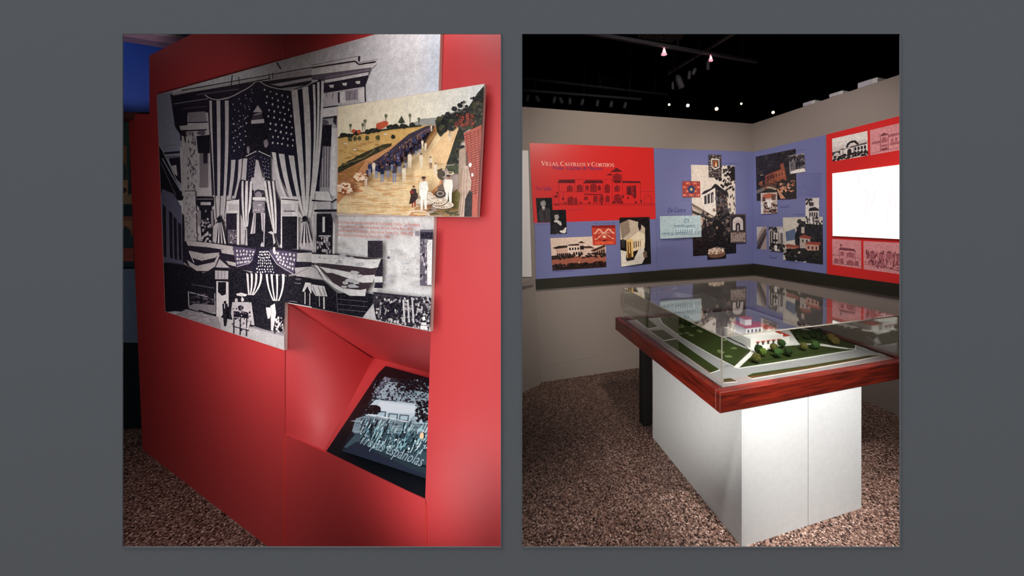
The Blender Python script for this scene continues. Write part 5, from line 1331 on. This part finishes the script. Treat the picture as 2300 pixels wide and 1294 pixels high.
BX, BY, BW_, BD = .074, -.045, .763, .849
ped = thing('pedestal', 'white boxy pedestal carrying the glass display case', 'pedestal', cs(BX + BW_ / 2, BY + BD / 2, 0))
split = .40
g = .002
fpn = box('front_panel', cs(BX + .012, BY, 0), cu * (split - g - .012), cv * .018, (0, 0, ZW - .001), M_PED, ped)
box('front_panel', cs(BX + split + g, BY, 0), cu * (BW_ - split - g - .012), cv * .018, (0, 0, ZW - .001), M_PED, ped)
box('seam', cs(BX + split - g * 1.5, BY + .006, .001), cu * g * 3, cv * .004, (0, 0, ZW - .01), M_SEAM, fpn)
box('side_panel', cs(BX, BY, 0), cu * .0115, cv * BD, (0, 0, ZW - .001), M_PED, ped)
box('side_panel', cs(BX + BW_ - .0115, BY, 0), cu * .0115, cv * BD, (0, 0, ZW - .001), M_PED, ped)
box('back_panel', cs(BX + .012, BY + BD - .018, 0), cu * (BW_ - .024), cv * .018, (0, 0, ZW - .001), M_PED, ped)
# black support behind the pedestal
sup = box('support_leg', cs(.068, .93, 0), cu * .07, cv * .07, (0, 0, ZW - .001), mat('black_support', (20, 17, 18), .6, .3, var=.1, scale=20), None, .003)
tag(sup, 'black square leg under the far end of the display case', 'leg')

case = thing('display_case', 'glass topped display case with red wooden rim holding a site model', 'display case', cs(GW / 2, GD / 2, ZW))
RW = .03
for o, d1, d2 in ((cs(-WI, -WI, ZW), cu * (GW + 2 * WI), cv * RW), (cs(-WI, GD + WI - RW, ZW), cu * (GW + 2 * WI), cv * RW), (cs(-WI, -WI + RW, ZW), cu * RW, cv * (GD + 2 * WI - 2 * RW)), (cs(GW + WI - RW, -WI + RW, ZW), cu * RW, cv * (GD + 2 * WI - 2 * RW))):
    box('rim_board', o, d1, d2, (0, 0, ZG - ZW), M_WOOD, case, .003)
box('tray_bottom', cs(-WI + RW, -WI + RW, ZW + .004), cu * (GW + 2 * (WI - RW)), cv * (GD + 2 * (WI - RW)), (0, 0, .05), M_WOOD, case)
# inner moulding carrying the glass
for o, d1, d2 in ((cs(-WI + RW, -WI + RW, ZG - .034), cu * (GW + 2 * (WI - RW)), cv * .014), (cs(-WI + RW, GD + .004, ZG - .034), cu * (GW + 2 * (WI - RW)), cv * .014), (cs(-WI + RW, -.004, ZG - .034), cu * .014, cv * (GD + .008)), (cs(GW + .004, -.004, ZG - .034), cu * .014, cv * (GD + .008))):
    box('moulding', o, d1, d2, (0, 0, .033), M_WOOD, case, .003)
gt = .006
Z0 = ZG - .002
box('glass_pane', cs(0, 0, Z0), cu * GW, cv * gt, (0, 0, ZTOP - gt - Z0), M_GLASS, case)
box('glass_pane', cs(0, GD - gt, Z0), cu * GW, cv * gt, (0, 0, ZTOP - gt - Z0), M_GLASS, case)
box('glass_pane', cs(0, gt, Z0), cu * gt, cv * (GD - 2 * gt), (0, 0, ZTOP - gt - Z0), M_GLASS, case)
box('glass_pane', cs(GW - gt, gt, Z0), cu * gt, cv * (GD - 2 * gt), (0, 0, ZTOP - gt - Z0), M_GLASS, case)
gtop = box('glass_top', cs(0, 0, ZTOP - gt), cu * GW, cv * GD, (0, 0, gt), M_GLASS, case)
ed = .004
for (u, v) in ((-.001, -.001), (GW - ed + .001, -.001), (-.001, GD - ed + .001), (GW - ed + .001, GD - ed + .001)):
    box('glass_edge', cs(u, v, Z0), cu * ed, cv * ed, (0, 0, ZTOP - Z0), M_GEDGE, case)
for o, d in ((cs(ed, -.001, ZTOP - .005), cu * (GW - 2 * ed)), (cs(ed, GD - ed + .001, ZTOP - .005), cu * (GW - 2 * ed))):
    box('glass_edge', o, d, cv * .003, (0, 0, .0045), M_GEDGE, case)
for o in (cs(-.001, ed, ZTOP - .005), cs(GW - .003, ed, ZTOP - .005)):
    box('glass_edge', o, cu * .003, cv * (GD - 2 * ed), (0, 0, .0045), M_GEDGE, case)

# ------------------------------------------------------------------ the site model inside
ZS = ZG - .012
M_ROAD = mat('model_road_grey', (158, 156, 156), .8, .1, var=.05, scale=60)
M_KERB = mat('model_kerb_white', (236, 232, 226), .7, .2, var=.02, scale=60)
M_TURF = mat('model_turf', (56, 66, 32), .95, .05, var=.35, scale=160, bump=.6)
M_TURF2 = mat('model_light_turf', (112, 130, 84), .95, .05, var=.3, scale=120, bump=.5)
M_MW = mat('model_plaster_white', (244, 240, 234), .7, .2, var=.02, scale=60)
M_MR = mat('model_roof_red', (186, 62, 44), .7, .2, var=.15, scale=90)
site = thing('site_model', 'scale model grounds with grey roads and green lawns inside the glass case', 'model', cs(GW / 2, GD / 2, ZS - .02))
box('base_board', cs(.014, .014, ZS - .03), cu * (GW - .028), cv * (GD - .028), (0, 0, .03), M_ROAD, site)
HP = lambda z: Plane((0, 0, z), (0, 0, 1))
Z6, Z7 = zoom(1370, 600, 3.697), zoom(1600, 600, 3.698)
umax, vmax = GW - .02, GD - .02
def clampcase(p):
    d = p - CO
    u = min(max(d.dot(cu), .02), umax); v = min(max(d.dot(cv), .02), vmax)
    return cs(u, v, p.z)
def lawn(zf, pts, kerb=.006, h=.006, m=M_TURF):
    P = [clampcase(HP(ZS).at(*zf(x, y))) for x, y in pts]
    c = sum(P, Vector()) / len(P)
    # white kerb slab a little larger, turf slab on top
    n = len(P)
    out = []
    area = sum(P[i].x * P[(i + 1) % n].y - P[(i + 1) % n].x * P[i].y for i in range(n))
    sg = 1 if area > 0 else -1
    for i in range(n):
        a, b, c_ = P[i - 1], P[i], P[(i + 1) % n]
        e1, e2 = (b - a), (c_ - b)
        n1 = Vector((e1.y, -e1.x, 0)); n2 = Vector((e2.y, -e2.x, 0))
        d = (n1.normalized() if n1.length > 1e-6 else Vector()) + (n2.normalized() if n2.length > 1e-6 else Vector())
        if d.length > 1e-6: d = d.normalized() * kerb * sg
        out.append(clampcase(b + d))
    up = Vector((0, 0, h))
    kb = slab('kerb', [p + up * .6 for p in out], -up * .58, M_KERB, site)
    slab('lawn', [p + up for p in P], -up * .95, m, kb)
lawn(Z7, [(225, 842), (345, 730), (420, 705), (560, 668), (720, 655), (900, 652), (1120, 690), (1180, 690), (800, 752), (500, 800)])
lawn(Z7, [(905, 640), (1115, 678), (1185, 682), (1186, 655), (1010, 575), (940, 520), (640, 525), (720, 640)])
lawn(Z6, [(415, 428), (500, 395), (640, 405), (800, 520), (950, 600), (1040, 650), (1182, 706), (1040, 832), (860, 740), (600, 590), (440, 470)])
lawn(Z6, [(335, 535), (440, 528), (535, 597), (445, 612)], .004)
lawn(Z6, [(450, 625), (550, 606), (720, 730), (905, 858), (830, 884), (640, 750)], .004)
lawn(Z6, [(135, 385), (310, 430), (392, 500), (320, 515), (230, 450)], .004)
lawn(Z7, [(290, 912), (330, 893), (800, 826), (1300, 742), (1385, 742), (1200, 778), (800, 850), (330, 930)], .004)
lawn(Z7, [(92, 940), (150, 932), (200, 955), (95, 964)], .003)
lawn(Z7, [(935, 520), (1150, 580), (1400, 662), (1370, 674), (1280, 670), (1010, 574)], .004)
lawn(Z7, [(1450, 722), (1480, 700), (1550, 685), (1550, 720), (1475, 735)], .003)
for k in range(26):
    x, y = random.uniform(560, 1120), random.uniform(480, 790)
    if y < 430 + (x - 500) * .36 or y > 560 + (x - 560) * .52: continue
    p = clampcase(HP(ZS).at(*Z6(x, y)))
    bm = bmesh.new()
    q = [bm.verts.new(p + cu * (random.uniform(.6, 1.2) * .022 * math.cos(t)) + cv * (random.uniform(.6, 1.2) * .018 * math.sin(t)) + Vector((0, 0, .0075))) for t in [i * 2 * math.pi / 8 for i in range(8)]]
    bm.faces.new(q)
    ex_ = bmesh.ops.extrude_face_region(bm, geom=list(bm.faces))
    bmesh.ops.translate(bm, verts=[v_ for v_ in ex_['geom'] if isinstance(v_, bmesh.types.BMVert)], vec=(0, 0, -.003))
    bmesh.ops.recalc_face_normals(bm, faces=bm.faces)
    from_bm('flower_bed', bm, M_TURF2, site)
# paved court and paths
def pave(pts, zf=Z7, h=.0075):
    slab('paving', [clampcase(HP(ZS).at(*zf(x, y))) + Vector((0, 0, h)) for x, y in pts], (0, 0, -h), M_KERB, site)
pave([(215, 600), (330, 715), (440, 700), (560, 672), (720, 645), (620, 520), (400, 520)])
pave([(180, 838), (320, 705), (350, 722), (225, 842)], h=.0068)
pave([(880, 650), (1120, 682), (1122, 692), (880, 660)], h=.0079)

villa = thing('model_villa', 'small white villa model with red roofs in the glass case', 'model', HP(ZS).at(*Z7(430, 640)))
def mbox(name, u, v, w, d, z0, h, m, parent=villa, bev=.0012):
    return box(name, cs(u, v, ZS + .0078 + z0), cu * w, cv * d, (0, 0, h), m, parent, bev)
pc = HP(ZS).at(*Z7(340, 680)) - CO
u0, v0 = pc.dot(cu), pc.dot(cv)
mblk = mbox('main_block', u0 - .02, v0, .25, .24, 0, .055, M_MW)
mbox('wing', u0 + .23, v0 + .02, .075, .14, 0, .035, M_MW)
mbox('wing_roof', u0 + .228, v0 + .018, .079, .144, .0352, .004, M_MR)
upf = mbox('upper_floor', u0 + .01, v0 + .07, .13, .13, .0555, .04, M_MW)
mbox('upper_floor', u0 + .15, v0 + .05, .07, .15, .0555, .026, M_MW)
mbox('roof', u0 + .005, v0 + .065, .14, .14, .0957, .005, M_MR)
mbox('roof', u0 + .147, v0 + .047, .076, .156, .0817, .004, M_MR)
mbox('tower', u0 + .03, v0 + .1, .05, .05, .1009, .04, M_MW)
r0 = mbox('roof', u0 + .025, v0 + .095, .06, .06, .1411, .006, M_MR)
for k in range(5): mbox('awning', u0 + .02 + k * .04, v0 - .006, .026, .006, .03, .004, M_MR, mblk, bev=.0005)
M_MWIN = mat('model_window_dark', (70, 66, 70), .4, .4, var=.1, scale=30)
for k in range(5): mbox('window', u0 + .026 + k * .04, v0 - .0012, .014, .0012, .01, .018, M_MWIN, mblk, bev=0)
for k in range(4): mbox('window', u0 + .02 + k * .03, v0 + .0688, .012, .0012, .066, .018, M_MWIN, upf, bev=0)
mbox('parapet', u0 - .02, v0, .25, .004, .0552, .007, M_MW, bev=.0006)

# model trees: one crown shape, copied
def crown_mesh(seed):
    bm = bmesh.new()
    bmesh.ops.create_icosphere(bm, subdivisions=3, radius=1)
    for v in bm.verts:
        d = noise.noise(v.co * 2.3 + Vector((seed * 7.1, 0, 0))) * .22 + noise.noise(v.co * 7 + Vector((0, seed * 3.3, 0))) * .14
        v.co *= 1 + d
        v.co.z *= .95
    me = bpy.data.meshes.new('crown')
    bm.to_mesh(me); bm.free()
    return me
CROWNS = []
GREENS = [(92, 112, 48), (52, 72, 38), (88, 86, 44), (44, 58, 32), (106, 92, 46), (62, 90, 46)]
for i, gcol in enumerate(GREENS):
    me = crown_mesh(i)
    me.materials.append(mat('model_foliage_%d' % i, gcol, .95, .05, var=.45, scale=9, bump=.5))
    CROWNS.append(me)
tk_bm = bmesh.new(); bmesh.ops.create_cone(tk_bm, segments=6, radius1=.12, radius2=.08, depth=1, cap_ends=True)
bmesh.ops.translate(tk_bm, verts=tk_bm.verts, vec=(0, 0, .5))
TRUNK = bpy.data.meshes.new('trunk'); tk_bm.to_mesh(TRUNK); tk_bm.free(); TRUNK.materials.append(mat('model_trunk', (74, 54, 40), .9, .1, var=.2, scale=30))
def tree(zf, x, y, r, kind, label, group, trunk=.5):
    p = clampcase(HP(ZS + .006).at(*zf(x, y)))
    t = thing('model_tree', label, 'model tree', p, group)
    for nm, me, loc, sc in (('trunk', TRUNK, (0, 0, 0), (r, r, r * 1.2)), ('crown', CROWNS[kind], (0, 0, r * (1 + trunk)), (r, r, r * 1.08))):
        o = bpy.data.objects.new(nm, me); C.objects.link(o); o.parent = t
        o.location = loc; o.scale = sc; o.rotation_euler = (0, 0, random.uniform(0, 6))
RM = .021
for x, y, k, lab in ((366, 800, 2, 'olive model tree nearest the paved path, in front of the villa'), (385, 728, 3, 'dark model tree by the path behind a bright green one'), (420, 746, 0, 'bright green model tree beside the paved path'), (510, 705, 2, 'olive brown model tree close to the villa front'), (575, 676, 1, 'dark green model tree against the villa wing'), (545, 758, 5, 'green model tree in mid lawn before the villa'), (630, 745, 3, 'dark low model tree right of the mid lawn tree'), (760, 698, 2, 'olive model tree at the right side of the villa wing'), (855, 690, 5, 'tall green model tree right of the olive one'), (985, 626, 4, 'olive model tree at the end of the lawn'), (1024, 655, 4, 'brownish model tree furthest right on the lawn')):
    tree(Z7, x, y, RM * random.uniform(.92, 1.08), k, lab, None)
for k in range(22):
    x, y = 700 + random.uniform(0, 235), 540 + random.uniform(0, 75)
    tree(Z7, x, y, RM * random.uniform(.5, .75), 3, 'small dark model tree in the grove behind the villa wing', 'dark grove of model trees', .1)
for k in range(5):
    tree(Z6, 505 + k * 40, 440 + k * 12, RM * .6, 3, 'small dark model tree at the far left of the model lawn', 'far left model trees', .2)

# ------------------------------------------------------------------ ceiling: tracks, lamps, grilles, boxes
M_TRACK = mat('charcoal_track', (70, 68, 76), .5, .4, var=.1, scale=20)
M_CAN = mat('grey_lamp_can', (96, 94, 104), .5, .4, var=.08, scale=20)
M_GRIL = mat('dim_grille_slat', (120, 112, 110), .6, .3, var=.1, scale=20)
M_BULB = mat('hot_bulb', (255, 236, 214), .3, .2, emit=((255, 205, 160), 9))
M_SHADE = mat('glowing_shade', (236, 190, 196), .4, .3, emit=((246, 170, 190), 1.0))
M_BOXW = mat('pale_box_paint', (206, 200, 208), .6, .3, var=.04, scale=20)
def rail(a, b, z, label, w_=.035):
    p, q = at_height(*a, z), at_height(*b, z)
    d = (q - p); L = d.length; d.normalize()
    t = thing('lighting_track', label, 'lighting track', (p + q) / 2)
    s_ = Vector((-d.y, d.x, 0))
    box('rail', p - s_ * w_ / 2, d * L, s_ * w_, (0, 0, .03), M_TRACK, t, .003)
    for f_ in (.1, .5, .9):
        tube('hanger', p + d * L * f_ + Vector((0, 0, .03)), p + d * L * f_ + Vector((0, 0, 3.9 - z)), .005, M_TRACK, t, 6)
    return t
rail((1310, 76), (1700, 142), 3.10, 'dark lighting track crossing the black ceiling, carrying two bell lamps')
rail((1174, 179), (1500, 216), 3.18, 'dark far lighting track above the red title panel')
rail((1174, 206), (1440, 226), 3.05, 'dark lighting track with a row of unlit lamps, lowest on the left')
rail((1500, 168), (1660, 70), 3.20, 'dark lighting track slanting up to the right over the corner')
def spot_lit(px, py, z, r, label, bell):
    p = at_height(px, py, z)
    t = thing('track_lamp', label, 'lamp', p, 'lit track lamps')
    if bell:
        tube('stem', p + Vector((0, 0, r * 1.6)), Vector((p.x, p.y, 3.9)), r * .12, M_DARK, t, 6)
        shd = lathe('shade', p, (0, 0, 1), [(-r * .9, r * 1.05), (-r * .7, r * .95), (r * .3, r * .5), (r * 1.3, r * .3), (r * 1.7, r * .18)], M_SHADE, t)
        lathe('bulb', p + Vector((0, -r * .55, 0)), (0, 0, 1), [(-r * .7, .001), (-r * .45, r * .32), (0, r * .4), (r * .5, r * .25), (r * .8, .001)], M_BULB, shd, 10)
    else:
        d = (EYEP - p).normalized()
        cn = lathe('can', p, -d, [(-r * .3, r * 1.02), (-r * .3, r * .9), (r * 1.2, r * .8), (r * 2.4, r * .5), (r * 2.6, r * .1)], M_TRACK, t)
        lathe('bulb', p + d * r * .34, -d, [(-r * .35, .001), (-r * .2, r * .55), (0, r * .78), (r * .02, r * .1)], M_BULB, cn, 12)
        tube('stem', p - d * r * 1.5, Vector(((p - d * r * 1.5).x, (p - d * r * 1.5).y, 3.9)), .003, M_DARK, t, 6)
spot_lit(1491.5, 117, 3.06, .027, 'lit bell-shaped lamp hanging from the upper track', True)
spot_lit(1596, 132, 3.06, .023, 'lit bell-shaped lamp at the corner of two tracks', True)
for x, y, r, l in ((1503, 235, .018, 'small lit lamp, leftmost of the low row'), (1545, 237, .026, 'round lit lamp second from the left in the low row'), (1609.5, 244.5, .028, 'brightest round lit lamp in the middle of the low row'), (1665, 233, .016, 'small orange lit lamp above the wall corner'), (1736.5, 252.5, .024, 'round lit lamp furthest right, just above the right wall')):
    spot_lit(x, y, 2.98, r, l, False)
def spot_off(px, py, z, r, h, tilt, label, group):
    p = at_height(px, py, z)
    t = thing('track_lamp', label, 'lamp', p, group)
    ax = Vector((math.sin(tilt), 0, math.cos(tilt)))
    lathe('can', p - ax * h / 2, ax, [(0, r * .85), (0, r), (h * .75, r), (h * .95, r * .7), (h, r * .2)], M_CAN, t, 12)
    tube('yoke', p + ax * h / 2, Vector(((p + ax * h / 2).x, (p + ax * h / 2).y, 3.9)), .003, M_DARK, t, 6)
for x, y, r, h, ti_, l in ((1526, 183, .034, .15, -.35, 'large grey unlit lamp can hanging from the slanting track'), (1511, 192, .014, .09, 0, 'slim unlit lamp left of the large grey can'), (1548, 168, .016, .09, .1, 'small unlit lamp right of the large grey can'), (1559, 160, .018, .07, .4, 'short unlit lamp under the slanting track'), (1590, 146, .016, .09, 0, 'slim unlit lamp beside the corner bell lamp')):
    spot_off(x, y, 3.0, r, h, ti_, l, None)
for k, x in enumerate((1185, 1207, 1245, 1260, 1280, 1308, 1342, 1373, 1404)):
    spot_off(x, 220 + (x - 1185) * .075, 2.98, .022, .09, (.3, -.5, .3, -.4, 0, .3, .2, .2, .25)[k], 'dim unlit track lamp above the title panel, %s of the row' % ('leftmost', 'second from left', 'third from left', 'fourth from left', 'middle one', 'fourth from right', 'third from right', 'second from right', 'rightmost')[k], 'row of unlit lamps on the left track')
def grille(px, n, z, label):
    P = [at_height(x, y, z) for x, y in px]
    t = thing('ceiling_grille', label, 'grille', sum(P, Vector()) / 4)
    for k in range(n):
        a, b = (k + .15) / n, (k + .7) / n
        slab('slat', [P[0].lerp(P[1], a), P[0].lerp(P[1], b), P[3].lerp(P[2], b), P[3].lerp(P[2], a)], (0, 0, .02), M_GRIL, t)
    box('frame', P[0] + Vector((0, 0, .021)), P[1] - P[0], P[3] - P[0], (0, 0, .015), M_TRACK, t)
grille([(1440, 60), (1545, 70), (1508, 97), (1432, 86)], 12, 3.5, 'slatted ceiling grille at the top edge above the bell lamps')
grille([(1345, 176), (1402, 184), (1380, 202), (1325, 195)], 10, 3.6, 'dim slatted ceiling grille over the title panel')
for px, l in (((1803, 234, 1830, 226, 5), 'smallest pale box on top of the right wall, nearest the corner'), ((1862, 214, 1893, 205, 5), 'middle pale box on top of the right wall'), ((1926, 193, 1971, 179, 9), 'largest pale box on top of the right wall')):
    x0, y0, x1, y1, hh = px
    a, b = RT.at(x0, y0, -.12), RT.at(x1, y1, -.12)
    top = RT.at(x0, y0 - hh + 3, -.12).z
    zb_ = RT.at(x0, y0 + 6, -.12).z
    d = b - a; d.z = 0
    t = thing('wall_top_box', l, 'box', Vector((a.x, a.y, zb_)))
    box('housing', Vector((a.x, a.y, zb_)), d * .72, -RT.n * .2, (0, 0, top - zb_), M_BOXW, t, .003)
    box('lid', Vector((a.x, a.y, zb_)) + d * .725, d * .27, -RT.n * .2, (0, 0, (top - zb_) * .96), M_WHITE, t, .003)
